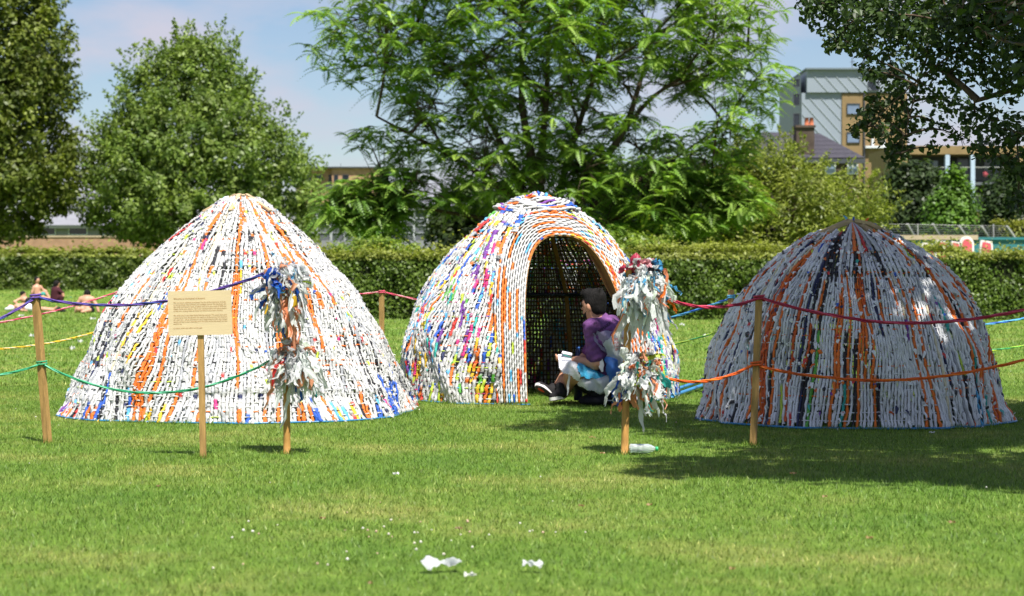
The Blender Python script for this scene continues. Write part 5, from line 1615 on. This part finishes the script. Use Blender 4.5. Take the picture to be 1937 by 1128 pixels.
# ================================================================== people
M['skin'] = mat('skin', (.46, .235, .15), .5, .35, var=.08, scale=14)
M['tan'] = mat('sunbather_skin', (.50, .27, .18), .5, .35, var=.08, scale=8)  # skin tone of the sunbathers, a little paler
M['hair'] = mat('dark_hair', (.006, .005, .0045), .75, .2, var=.4, scale=60, stretch=(1, 1, .3), bump=.8, bscale=120)
M['purple'] = mat('purple_cotton', (.135, .052, .165), .85, .2, var=.5, scale=13, bump=.3, bscale=60)
M['shorts'] = mat('dark_shorts', (.012, .012, .016), .85, .2, var=.3, scale=20)
M['bluecloth'] = mat('blue_plastic', (.055, .36, .58), .38, .5, var=.12, scale=14, bump=.6, bscale=35)
M['bagwhite'] = translucent(mat('white_bag', (.72, .74, .77), .35, .5, var=.10, scale=18, bump=.7, bscale=40), .3)
M['bagclear'] = translucent(mat('smoky_bag', (.30, .26, .40), .35, .5, var=.12, scale=18, bump=.7, bscale=40), .25)
M['shoe'] = mat('black_canvas', (.016, .015, .016), .8, .2, var=.3, scale=40)
M['rubber'] = mat('white_rubber', (.55, .54, .52), .6, .3, var=.12, scale=40)
M['sole'] = mat('worn_sole', (.045, .042, .040), .8, .2, var=.4, scale=40)
M['paper'] = mat('paper', (.70, .70, .76), .8, .2, var=.04)
M['redink'] = mat('red_print', (.50, .035, .03), .6, .3)
M['blackink'] = mat('black_print', (.012, .011, .014), .7, .2)
M['darkblue'] = mat('dark_blue', (.012, .025, .10), .4, .5)
M['denim'] = mat('blue_fabric', (.03, .11, .34), .6, .3, var=.2, scale=20)
M['maroon'] = mat('maroon_cloth', (.05, .012, .018), .85, .2)
M['tealcloth'] = mat('teal_cloth', (.05, .28, .24), .85, .2)
M['whitecloth'] = mat('white_cloth', (.68, .68, .68), .85, .2)

class Sdf:
    def __init__(s): s.p = []
    def cap(s, a, b, ra, rb, k=.03): s.p.append(('c', np.array(a, float), np.array(b, float), ra, rb, k)); return s
    def ell(s, c, r, k=.03, R=None): s.p.append(('e', np.array(c, float), np.array(r, float), R, None, k)); return s
    def cut(s, c, r, k=.01): s.p.append(('x', np.array(c, float), np.array(r, float), None, None, k)); return s
    def chain(s, pts, rs, k=.03):
        for i_ in range(len(pts) - 1): s.cap(pts[i_], pts[i_ + 1], rs[i_], rs[i_ + 1], k)
        return s
    def mesh(s, h, grow=0.0):
        lo = np.full(3, 9.); hi = np.full(3, -9.)
        for t_, a, b, ra, rb, k in s.p:
            if t_ == 'x': continue
            r_ = max(ra, rb) if t_ == 'c' else b.max()
            pts = [a, b] if t_ == 'c' else [a]
            for q in pts: lo = np.minimum(lo, q - r_); hi = np.maximum(hi, q + r_)
        lo -= .03 + grow; hi += .03 + grow
        n = np.ceil((hi - lo) / h).astype(int) + 1
        Dm = np.full(n, .5, np.float32)
        ax = [lo[i_] + h * np.arange(n[i_]) for i_ in range(3)]
        for t_, a, b, ra, rb, k in s.p:
            if t_ == 'c': r_ = max(ra, rb); l_, u_ = np.minimum(a, b) - r_, np.maximum(a, b) + r_
            else: r_ = b.max(); l_, u_ = a - r_, a + r_
            pad = k * 2 + 3 * h + grow
            i0 = np.clip(((l_ - pad - lo) / h).astype(int), 0, n - 1); i1 = np.clip(((u_ + pad - lo) / h).astype(int) + 2, 1, n)
            sl_ = tuple(slice(i0[q], i1[q]) for q in range(3))
            X, Y, Z = np.meshgrid(ax[0][sl_[0]], ax[1][sl_[1]], ax[2][sl_[2]], indexing='ij', sparse=True)
            if t_ == 'c':
                ab = b - a; L2 = ab @ ab + 1e-9
                tt = np.clip(((X - a[0]) * ab[0] + (Y - a[1]) * ab[1] + (Z - a[2]) * ab[2]) / L2, 0, 1)
                dd = np.sqrt((X - a[0] - tt * ab[0]) ** 2 + (Y - a[1] - tt * ab[1]) ** 2 + (Z - a[2] - tt * ab[2]) ** 2) - (ra + (rb - ra) * tt)
            else:
                q = np.sqrt(((X - a[0]) / b[0]) ** 2 + ((Y - a[1]) / b[1]) ** 2 + ((Z - a[2]) / b[2]) ** 2)
                dd = (q - 1) * b.min()
            old = Dm[sl_]
            if t_ == 'x':
                Dm[sl_] = np.maximum(old, -dd)
            else:
                hh = np.clip(.5 + .5 * (old - dd) / k, 0, 1)
                Dm[sl_] = old + (dd - old) * hh - k * hh * (1 - hh)
        Dm -= grow
        return nets(Dm, lo, h)

def nets(Dm, lo, h):
    ins = Dm < 0
    c = np.zeros(np.array(Dm.shape) - 1, int)
    offs = [(i_, j_, k_) for i_ in (0, 1) for j_ in (0, 1) for k_ in (0, 1)]
    sh = c.shape
    def sub(A_, o): return A_[o[0]:o[0] + sh[0], o[1]:o[1] + sh[1], o[2]:o[2] + sh[2]]
    for o in offs: c += sub(ins, o)
    act = (c > 0) & (c < 8)
    idx = np.full(sh, -1); idx[act] = np.arange(act.sum())
    P_ = np.zeros((act.sum(), 3)); W_ = np.zeros(act.sum())
    vals = {o: sub(Dm, o)[act] for o in offs}
    for a in offs:
        for q in range(3):
            if a[q] == 0:
                b = list(a); b[q] = 1; b = tuple(b)
                va, vb = vals[a], vals[b]; cr = (va < 0) != (vb < 0)
                t_ = np.where(cr, va / (va - vb + 1e-12), 0)
                pt = np.array(a, float)[None] + t_[:, None] * np.eye(3)[q][None]
                P_ += pt * cr[:, None]; W_ += cr
    P_ = P_ / W_[:, None] + np.argwhere(act)
    V = lo + P_ * h
    Q = []
    for q in range(3):
        e = [slice(None)] * 3; e2 = [slice(None)] * 3
        e[q] = slice(0, -1); e2[q] = slice(1, None)
        A_, B_ = ins[tuple(e)], ins[tuple(e2)]
        cr = np.argwhere(A_ != B_)
        u, v = (q + 1) % 3, (q + 2) % 3
        ok = (cr[:, u] > 0) & (cr[:, v] > 0) & (cr[:, u] < sh[u]) & (cr[:, v] < sh[v])
        cr = cr[ok]
        def at(du, dv):
            z = cr.copy(); z[:, u] += du; z[:, v] += dv
            return idx[z[:, 0], z[:, 1], z[:, 2]]
        f = np.stack([at(-1, -1), at(0, -1), at(0, 0), at(-1, 0)], -1)
        flip = ~A_[tuple(cr.T)]
        f[flip] = f[flip][:, ::-1]
        Q.append(f)
    return V, np.concatenate(Q)

def sdf_obj(S_, h, name, m_, par, grow=0.0, keep=None, post=None):
    V, Q = S_.mesh(h, grow)
    if keep is not None:
        kv = keep(V); fm = kv[Q].all(1); Q = Q[fm]
        used = np.unique(Q); rm = np.full(len(V), -1); rm[used] = np.arange(len(used)); V = V[used]; Q = rm[Q]
    if post is not None: V = post(V)
    return link(name, mesh_np(name, V, [Q], None), m_, par)

# ---- man sitting in the doorway. local axes: x right, y away from the camera, z up
dM = 15.62
S_M = F / dM
def L3(px, py, y=0.0):
    return np.array([(px - 1140) / S_M, y, (HZ + S_M - py) / S_M])
man = thing('person', 'man in purple t-shirt and plastic bags sitting in the doorway, writing in a notebook', 'person', (sx(1140, dM), dM, 0))
hip = L3(1151, 738, .02); lsh = L3(1120, 620, -.14); rsh = L3(1158, 616, .15); neck = L3(1136, 606, .01)
chest = L3(1145, 642, .01); belly = L3(1149, 700, .01)
lel = L3(1125, 687, -.17); lha = L3(1091, 680, -.10); rel = L3(1108, 680, .18); rha = L3(1078, 690, .02)
lkn = L3(1083, 703, -.15); lft = L3(1066, 745, .02); rkn = L3(1078, 708, .25); rft = L3(1052, 742, .12)
B = Sdf()
hd = L3(1123, 578, -.01)
_c, _s = math.cos(.62), math.sin(.62)
def hv(o): return hd + np.array([o[0] * _c + o[1] * _s, -o[0] * _s + o[1] * _c, o[2]])
B.ell(hd, (.088, .074, .108), .02).ell(hv([-.022, 0, -.062]), (.060, .050, .052), .03)
B.cap(hv([-.082, 0, .012]), hv([-.103, 0, -.028]), .008, .014, .015)        # nose
B.cap(hv([-.078, -.03, .022]), hv([-.078, .03, .022]), .014, .014, .02)     # brow
B.cap(hv([-.086, -.018, -.062]), hv([-.086, .018, -.062]), .008, .008, .012)  # mouth
B.ell(hv([.004, -.078, -.012]), (.018, .011, .030), .008).ell(hv([.004, .078, -.012]), (.018, .011, .030), .008)
B.cap(neck + [.0, 0, -.02], hd + np.array([.012, 0, -.07]), .056, .052, .03)
B.cap(lsh, rsh, .062, .062, .05).ell(chest, (.125, .175, .13), .06).cap(chest, belly, .130, .125, .08).ell(hip, (.14, .175, .10), .06)
B.chain([lsh, lel, lha], [.052, .042, .028], .03).chain([rsh, rel, rha], [.052, .042, .028], .03)
B.chain([hip + [-.03, -.08, -.01], lkn, lft], [.085, .062, .042], .04).chain([hip + [-.03, .08, -.01], rkn, rft], [.085, .062, .042], .04)
def hand(S_, w, dirv, pn, r=1.0):
    """palm, four fingers with bent knuckles, thumb from the side of the palm"""
    dv = np.array(dirv, float); dv /= np.linalg.norm(dv); pn = np.array(pn, float); pn -= dv * (pn @ dv); pn /= np.linalg.norm(pn)
    sd_ = np.cross(dv, pn)
    c = w + dv * .045
    S_.cap(w, c + dv * .02, .024 * r, .022, .02)
    for i_ in range(4):
        o_ = (i_ - 1.5) * .019
        k0 = c + dv * .030 + sd_ * o_; l_ = (.038, .044, .042, .032)[i_]
        k1 = k0 + dv * l_ + pn * .008; k2 = k1 + dv * l_ * .35 + pn * l_ * .7
        S_.cap(c + sd_ * o_ * .8, k0, .012, .0105, .01).cap(k0, k1, .0098, .009, .004).cap(k1, k2, .009, .008, .004)
    t0 = w + dv * .025 - sd_ * .022; t1 = t0 + dv * .03 - sd_ * .026 + pn * .012
    S_.cap(t0, t1, .013, .011, .01).cap(t1, t1 + dv * .028 + pn * .014, .010, .0085, .006)
hand(B, lha, (-1, .25, -.05), (.1, .5, -1))
hand(B, rha, (-.85, -.1, .3), (.3, -.2, 1))
hand(B, L3(1064, 716, -.02), (-.75, .0, -.8), (.6, .1, -.5))                   # resting over the ankle
B.chain([rel + [.0, -.06, -.05], L3(1080, 704, .05), L3(1064, 716, -.02)], [.03, .036, .028], .03)
sdf_obj(B, .0078, 'body', M['skin'], man)
# hair and beard
Hs = Sdf()
Hs.ell(hv([.012, 0, .018]), (.092, .080, .100), .02).ell(hv([-.022, 0, .092]), (.074, .056, .040), .03).ell(hv([.040, 0, .075]), (.060, .056, .050), .03).cap(hv([-.078, -.02, .092]), hv([-.078, .02, .092]), .024, .024, .03).cap(hv([.055, -.03, -.04]), hv([.055, .03, -.04]), .030, .030, .03)
for i_ in range(34):
    a = rs.uniform(-1, 1); b_ = hv([-.09 + .15 * rs.random(), a * .055, .118])
    Hs.cap(b_ - [0, 0, .03], b_ + [rs.uniform(.0, .035), a * .01, rs.uniform(.006, .022)], .011, .005, .01)
Hs.cut(hv([-.088, 0, -.025]), (.062, .12, .070)).cut(hv([-.02, -.095, -.035]), (.050, .030, .050)).cut(hv([.0, 0, -.155]), (.12, .12, .075))
sdf_obj(Hs, .0075, 'hair', M['hair'], man)
Bd = Sdf(); Bd.ell(hv([-.046, 0, -.084]), (.048, .048, .032), .02).cap(hv([-.01, -.066, -.03]), hv([-.05, -.046, -.08]), .011, .016, .02).cap(hv([-.01, .066, -.03]), hv([-.05, .046, -.08]), .011, .016, .02)
Bd.cut(hv([-.105, 0, -.048]), (.03, .035, .022))
sdf_obj(Bd, .007, 'beard', M['hair'], man)
# t-shirt
T = Sdf()
T.cap(lsh, rsh, .070, .072, .05).ell(chest + [.012, 0, 0], (.140, .185, .140), .06).cap(chest + [.01, 0, 0], belly + [.01, 0, 0], .142, .142, .08).ell(hip + [0, 0, .03], (.152, .186, .09), .06)
T.cap(lsh, lsh + (lel - lsh) * .78, .062, .064, .04).cap(rsh, rsh + (rel - rsh) * .78, .062, .064, .04)
T.cap(neck + [.004, 0, -.01], neck + [.004, 0, .004], .066, .064, .02)
def wrinkle(V):
    a = .004 * np.sin(V[:, 2] * 55 + V[:, 0] * 40) * np.sin(V[:, 0] * 30 + V[:, 1] * 22) + .003 * np.sin(V[:, 2] * 110 - V[:, 0] * 70)
    c = V - chest; c[:, 2] = 0
    return V + unit(c) * a[:, None]
shirt = sdf_obj(T, .010, 't_shirt', M['purple'], man, .006, None, wrinkle)
# shorts
Sh = Sdf(); Sh.ell(hip, (.148, .185, .10), .06).cap(hip + [-.03, -.08, -.01], lkn + (hip - lkn) * .25, .095, .082, .04).cap(hip + [-.03, .08, -.01], rkn + (hip - rkn) * .25, .095, .082, .04)
sdf_obj(Sh, .010, 'shorts', M['shorts'], man, .004, None, wrinkle)
# blue and white plastic over the lap and knee
def flutter(V):
    return V + np.stack([.006 * np.sin(V[:, 2] * 60 + V[:, 0] * 35), .010 * np.sin(V[:, 0] * 50 + V[:, 2] * 30), .006 * np.sin(V[:, 0] * 65)], -1)
def ln_side(V, a, b):
    """positive right of the picture line a->b (photo pixels)"""
    px = V[:, 0] * S_M + 1140; py = HZ + S_M - V[:, 2] * S_M
    return (b[0] - a[0]) * (py - a[1]) - (b[1] - a[1]) * (px - a[0])
Lp = Sdf(); Lp.cap(hip + [-.03, -.10, .0], lkn + [.0, 0, -.005], .112, .082, .04).cap(hip + [-.02, .02, -.01], rkn, .10, .075, .04)
sdf_obj(Lp, .009, 'blue_lap_bag', M['bluecloth'], man, .010, lambda V: (ln_side(V, (1088, 680), (1096, 716)) < 0) & (ln_side(V, (1090, 712), (1150, 718)) < 0) & (V[:, 0] < .03), flutter)
sdf_obj(Lp, .009, 'white_knee_bag', M['bagwhite'], man, .012, lambda V: (ln_side(V, (1089, 680), (1097, 716)) > -2) & (ln_side(V, (1060, 700), (1098, 722)) < 0), flutter)
Hm = Sdf(); Hm.cap(L3(1100, 722, -.17), L3(1146, 720, -.17), .035, .045, .04).cap(L3(1100, 732, -.17), L3(1136, 735, -.17), .025, .035, .04)
sdf_obj(Hm, .009, 'white_hem_bag', M['bagwhite'], man, .0, lambda V: (V[:, 1] < -.165) & (ln_side(V, (1088, 728), (1142, 746)) < 3), flutter)
# plastic bag worn over the back
def region_back(V):
    return (ln_side(V, (1116, 606), (1140, 720)) < 0) & (V[:, 2] > .10)
clear = sdf_obj(T, .010, 'clear_bag', M['bagclear'], man, .014, lambda V: (ln_side(V, (1118, 622), (1128, 690)) < 0) & (ln_side(V, (1110, 626), (1160, 606)) > 0) & (ln_side(V, (1122, 648), (1165, 690)) < 0) & (V[:, 2] < .60) & (V[:, 0] > -.09) & (V[:, 1] < .12), flutter)
bag = sdf_obj(T, .010, 'back_bag', M['bagwhite'], man, .020, lambda V: (ln_side(V, (1136, 640), (1150, 690)) < 0) & (ln_side(V, (1138, 648), (1176, 612)) > 0) & (V[:, 2] > .12) & (V[:, 2] < .62), flutter)
Bb = Sdf(); Bb.cap(L3(1152, 690, -.16), L3(1160, 744, -.14), .07, .10, .05)
sdf_obj(Bb, .010, 'blue_waist_bag', M['denim'], man, 0, lambda V: (V[:, 1] < -.13) & (ln_side(V, (1142, 676), (1156, 748)) < 200), flutter)
mb = MB()
for (a, b_, w0) in ((L3(1128, 664, -.205), L3(1138, 700, -.21), .026), (L3(1076, 700, -.22), L3(1071, 746, -.20), .010), (L3(1146, 756, -.21), L3(1168, 752, -.2), .03)):
    f = np.linspace(0, 1, 8)[:, None]; p_ = a * (1 - f) + b_ * f + rs.normal(0, .003, (8, 3))
    wv = np.array([1, .15, .2]) * (w0 * np.sin(np.linspace(.25, 2.9, 8)))[:, None]
    V = np.stack([p_ - wv, p_ + wv], 1).reshape(-1, 3)
    MB().add(V, [[2*i_, 2*i_+1, 2*i_+3, 2*i_+2] for i_ in range(7)]).build('bag_tail', M['bagwhite'], man)
# prints laid on the curved cloth
def print_on(target, body, size, px, py, ang, m_, name, par, spacing=1.0, lead=0.0):
    me_t = target.data
    vt = np.zeros(len(me_t.vertices) * 3, np.float32); me_t.vertices.foreach_get('co', vt); vt = vt.reshape(-1, 3)
    tree = BVHTree.FromPolygons([tuple(v) for v in vt], [tuple(p_.vertices) for p_ in me_t.polygons])
    me = text_mesh(body, size, spacing)
    co = np.zeros(len(me.vertices) * 3, np.float32); me.vertices.foreach_get('co', co); co = co.reshape(-1, 3)
    c, s_ = math.cos(ang), math.sin(ang)
    o0 = L3(px, py)
    for i_ in range(len(co)):
        x_, z_ = co[i_, 0] * c - co[i_, 1] * s_ + o0[0], co[i_, 0] * s_ + co[i_, 1] * c + o0[2]
        hit = tree.ray_cast(Vector((x_, -1.0, z_)), Vector((0, 1, 0)))
        co[i_] = (x_, (hit[0].y if hit[0] else -.2) - .004, z_)
    me.vertices.foreach_set('co', co.ravel()); me.update()
    me.materials.clear(); me.materials.append(m_)
    return link(name, me, None, par)
for i_, (tx_, px_, py_) in enumerate((('SUPPORT', 1155, 644), ('YOUR', 1158, 650), ('LOCAL', 1160, 656), ('BUTCHER', 1162, 662))):
    print_on(bag, tx_, .026, px_, py_, .14, M['redink'], 'red_print', bag)
print_on(shirt, 'KOPMAKRUL', .034, 1125, 634, .62, M['blackink'], 'black_print', shirt)
print_on(shirt, 'ND', .022, 1121, 614.5, .62, M['blackink'], 'black_print', shirt)
# shoes: canvas upper, white rubber foxing, patterned sole
def shoe(heel, toe, soledir, name='shoe'):
    heel, toe = np.array(heel), np.array(toe); ax = toe - heel; l_ = np.linalg.norm(ax); ax /= l_
    up = -np.array(soledir, float); up -= ax * (up @ ax); up /= np.linalg.norm(up); sdv = np.cross(ax, up)
    S_ = Sdf()
    S_.cap(heel + up * .045 + ax * .03, toe + up * .03 - ax * .04, .038, .034, .03).cap(heel + up * .05 + ax * .02, heel + up * .10 + ax * .03, .036, .036, .03)
    so_ = sdf_obj(S_, .007, name, M['shoe'], man)
    u = np.linspace(0, 2 * np.pi, 28, endpoint=False)
    X = l_ / 2 + (l_ / 2) * np.cos(u); Yw = (.036 + .010 * np.cos(u - .0)) * np.sin(u) * (1 - .12 * np.sin(np.pi * X / l_))
    def lay(z, k_): return heel + ax[None] * ((X - l_ / 2) * k_ + l_ / 2)[:, None] + sdv[None] * (Yw * k_)[:, None] + up[None] * z
    V = np.concatenate([lay(0, 1), lay(.026, 1.02)])
    mb = MB(); mb.add(V, tube_faces(2, 28)); mb.build('foxing', M['rubber'], so_)
    V = np.concatenate([lay(-.004, .93), lay(.004, .96), [heel + ax * l_ / 2 - up * .004]])
    mb = MB(); mb.add(V, tube_faces(2, 28), [[28 * 0 + (i_ + 1) % 28, i_, 56] for i_ in range(28)]); mb.build('sole', M['sole'], so_)
    V = np.concatenate([(lay(-.006, .34) + ax * .035), [heel + ax * (l_ / 2 + .035) - up * .006]])
    MB().add(V, None, [[(i_ + 1) % 28, i_, 28] for i_ in range(28)]).build('sole_patch', M['redink'], so_)
shoe(L3(1048, 752, -.10), L3(1012, 728, -.16), (-.45, -.78, -.35))
shoe(L3(1068, 753, -.10), L3(1040, 756, -.20), (0, -.25, -1))
# notebook held open, pen
t_ = thing('notebook', 'open white notebook in the hand of the seated man', 'notebook', (sx(1070, dM), dM - .1, .3))
oM = Vector((sx(1140, dM), dM, 0))
def world(v): return np.array(oM) + np.array(v)
def leafpage(a, b_, c, d_, name, m_, th=.004):
    q = [world(v) for v in (a, b_, c, d_)]
    n_ = np.cross(q[1] - q[0], q[3] - q[0]); n_ = n_ / np.linalg.norm(n_) * th
    V = q + [v - n_ for v in q]
    setparent(MB().add(V, [[0, 1, 2, 3], [7, 6, 5, 4], [0, 4, 5, 1], [1, 5, 6, 2], [2, 6, 7, 3], [3, 7, 4, 0]]).build(name, m_, None, False), t_)
leafpage(L3(1056, 680, -.12), L3(1080, 681, -.14), L3(1080, 668, -.03), L3(1055, 671, -.01), 'page', M['paper'], .010)
leafpage(L3(1057, 695, -.15), L3(1079, 693, -.16), L3(1080, 681.5, -.142), L3(1056, 680.5, -.122), 'page', M['paper'], .006)
leafpage(L3(1062, 667, -.10), L3(1081, 671, -.12), L3(1082, 668, -.02), L3(1064, 664, .0), 'page', M['paper'], .004)
o = MB().tube([world(L3(1064, 670, -.15)), world(L3(1082, 676, -.15))], .004, 6, K['teal']).build('pen', M['cord']); tag(o, 'thin teal pen held over the notebook', 'pen')
# drinks standing inside the doorway, dark bag underneath
c = world(L3(1096, 700, .3))
o = bottle('dark blue drink bottle standing just inside the doorway, beside the man', (c[0], c[1], .02), 0, False, 1.0, 'darkblue', 'denim', [(0, .01), (0, .032), (.01, .036), (.20, .036), (.25, .030), (.33, .030), (.36, .028), (.40, .016), (.42, .016)])
c = world(L3(1152, 757, -.02))
S_ = Sdf(); S_.ell((0, 0, .05), (.17, .16, .055), .03).ell((-.15, -.03, .035), (.09, .10, .038), .05).ell((.1, .05, .05), (.1, .1, .05), .03)
o = sdf_obj(S_, .012, 'dark_bag', M['shorts'], None, 0, None, lambda V: V + np.stack([0 * V[:, 0], 0 * V[:, 0], .006 * np.sin(V[:, 0] * 60) * np.sin(V[:, 1] * 47)], -1))
o.location = (c[0], c[1], 0); tag(o, 'flattened black bag the seated man sits on', 'bag')

# ---- sunbathers far behind on the left
def far_person(label, px, py, parts):
    g = G(px, py); s_ = F / g.y
    t_ = thing('person', label, 'person', (g.x, g.y, float(gz(g.x, g.y))), None)
    q = lambda x, y, dy=0.0: np.array([(x - px) / s_, dy, (py - y) / s_])
    for name, m_, build in parts:
        S_ = Sdf(); build(S_, q); sdf_obj(S_, .022, name, M[m_], t_)
    return t_
def lying_body(S, q):
    S.chain([q(33, 581), q(45, 581), q(58, 583)], [.11, .12, .125], .06).cap(q(30, 581), q(24, 583), .05, .05, .04).ell(q(20, 582), (.10, .09, .10), .03)
    S.chain([q(58, 583), q(84, 585, -.1), q(104, 587, -.15)], [.085, .06, .04], .05).chain([q(58, 583), q(82, 585, .12), q(102, 585, .1)], [.085, .06, .04], .05)
    S.cap(q(104, 587, -.15), q(107, 582, -.17), .035, .025, .02).cap(q(102, 585, .1), q(106, 580, .1), .035, .025, .02).chain([q(34, 579, -.15), q(46, 587, -.3), q(54, 588, -.2)], [.045, .04, .03], .03)
far_person('sunbather lying on the grass with feet towards the domes', 60, 590, [('body', 'tan', lying_body), ('towel', 'whitecloth', lambda S, q: S.ell(q(19, 585), (.17, .14, .07)).ell(q(22, 582, -.08), (.10, .06, .07))), ('shorts', 'whitecloth', lambda S, q: S.cap(q(52, 582), q(62, 583.5), .14, .125, .05))])
def recl(S, q):
    S.ell(q(44, 562), (.10, .10, .115), .03).cap(q(45, 566), q(47, 570), .055, .06, .03).chain([q(44, 571), q(54, 576)], [.13, .12], .06).chain([q(38, 571, -.1), q(30, 576, -.2), q(36, 581, -.2)], [.05, .045, .035], .03).chain([q(54, 577), q(68, 572, -.05), q(76, 580, -.1)], [.085, .06, .045], .04)
far_person('reclining sunbather in dark shorts, leftmost behind the lying one', 50, 582, [('body', 'tan', recl), ('hair', 'hair', lambda S, q: S.ell(q(43, 560.5), (.11, .11, .105))), ('shorts', 'shorts', lambda S, q: S.cap(q(52, 575), q(62, 573.5), .145, .12, .05))])
def sit(S, q):
    S.ell(q(70.5, 541), (.10, .10, .125), .03).cap(q(70.5, 546), q(70, 551), .05, .06, .03).cap(q(66, 554, -.05), q(75, 554, .1), .08, .08, .05).chain([q(70, 556), q(70, 572)], [.13, .14], .06).chain([q(65, 554, -.08), q(62, 564, -.12), q(60, 574, -.1)], [.05, .042, .032], .03).chain([q(76, 554, .1), q(84, 562, .1), q(84, 570, .0)], [.05, .042, .032], .03)
    S.chain([q(71, 573), q(86, 562, -.05), q(95, 575, -.1)], [.10, .07, .045], .04).chain([q(71, 574), q(84, 573, -.2), q(96, 577, -.2)], [.09, .065, .045], .04)
far_person('seated sunbather with brown hair, half behind the leaning stake', 72, 578, [('body', 'tan', sit), ('hair', 'hair', lambda S, q: S.ell(q(69.5, 540, .02), (.115, .12, .13)).cap(q(69, 545, .07), q(68.5, 552, .09), .07, .05)), ('shorts', 'shorts', lambda S, q: S.cap(q(66, 571), q(73, 573), .165, .15, .05)), ('top', 'tealcloth', lambda S, q: S.ell(q(83, 567, -.12), (.11, .08, .09)))])
def dark(S, q):
    S.ell(q(108, 545), (.105, .10, .125), .03).cap(q(108, 549), q(107, 556), .055, .065, .03).chain([q(106, 558), q(105, 573)], [.17, .18], .07).chain([q(111, 557, -.1), q(120, 561, -.15), q(123, 568, -.2)], [.06, .05, .032], .03).chain([q(105, 574), q(118, 570, -.15), q(118, 579, -.2)], [.11, .08, .05], .04)
far_person('person in dark maroon with long black hair, sitting between the sunbathers', 108, 580, [('body', 'skin', dark), ('clothes', 'maroon', lambda S, q: (S.chain([q(106, 558), q(105, 573)], [.19, .20], .07), S.chain([q(111, 557, -.1), q(120, 561, -.15)], [.075, .065], .03), S.chain([q(105, 574), q(118, 570, -.15), q(118, 578, -.2)], [.125, .095, .06], .04))), ('hair', 'hair', lambda S, q: S.ell(q(107, 544), (.12, .115, .13)).chain([q(106, 547), q(103, 556, .0), q(101, 566, -.05)], [.10, .11, .08], .05))])
def nude(S, q):
    S.ell(q(165, 557), (.095, .10, .12), .03).cap(q(165, 561), q(165, 566), .06, .07, .03).cap(q(154, 566), q(174, 566), .085, .085, .06).chain([q(164, 569), q(163, 582), q(163, 586)], [.16, .155, .15], .07).chain([q(153, 566), q(146, 577, -.05), q(145, 589, -.1)], [.062, .052, .04], .03).chain([q(175, 566), q(183, 577, -.05), q(188, 590, -.1)], [.062, .052, .04], .03)
    S.chain([q(163, 587), q(152, 585, -.25), q(145, 590, -.15)], [.10, .07, .045], .04).chain([q(164, 587), q(172, 587, -.25), q(160, 590, -.35)], [.10, .07, .045], .04)
far_person('shirtless person seen from behind, sitting nearest the white dome', 165, 592, [('body', 'tan', nude), ('hair', 'hair', lambda S, q: S.ell(q(165, 555), (.108, .112, .115))), ('shorts', 'shorts', lambda S, q: S.cap(q(159, 587), q(169, 587), .17, .16, .05))])
for label, px, py in (('small clear bottle standing left of the picnic papers', 117, 575), ('tall clear bottle standing on the picnic papers', 134, 576)):
    g = G(px, py); bottle(label, (g.x, g.y, .01), 0, False, 1.5, 'whitecloth', 'bluecloth')
scrap('white picnic papers spread on the grass between the sunbathers', 118, 143, 577, .05, (.7, .7, .66), rs, 'picnic_paper', 'paper', 0)
g = G(116, 591); S_ = Sdf(); S_.cap((-.12, 0, .06), (.10, 0, .04), .07, .05).cap((-.10, .1, .09), (-.1, .1, .12), .06, .06)
o = sdf_obj(S_, .02, 'shoe', M['shoe'], None); o.location = (g.x, g.y, 0); tag(o, 'pair of dark shoes on the grass by the sunbathers', 'shoes')
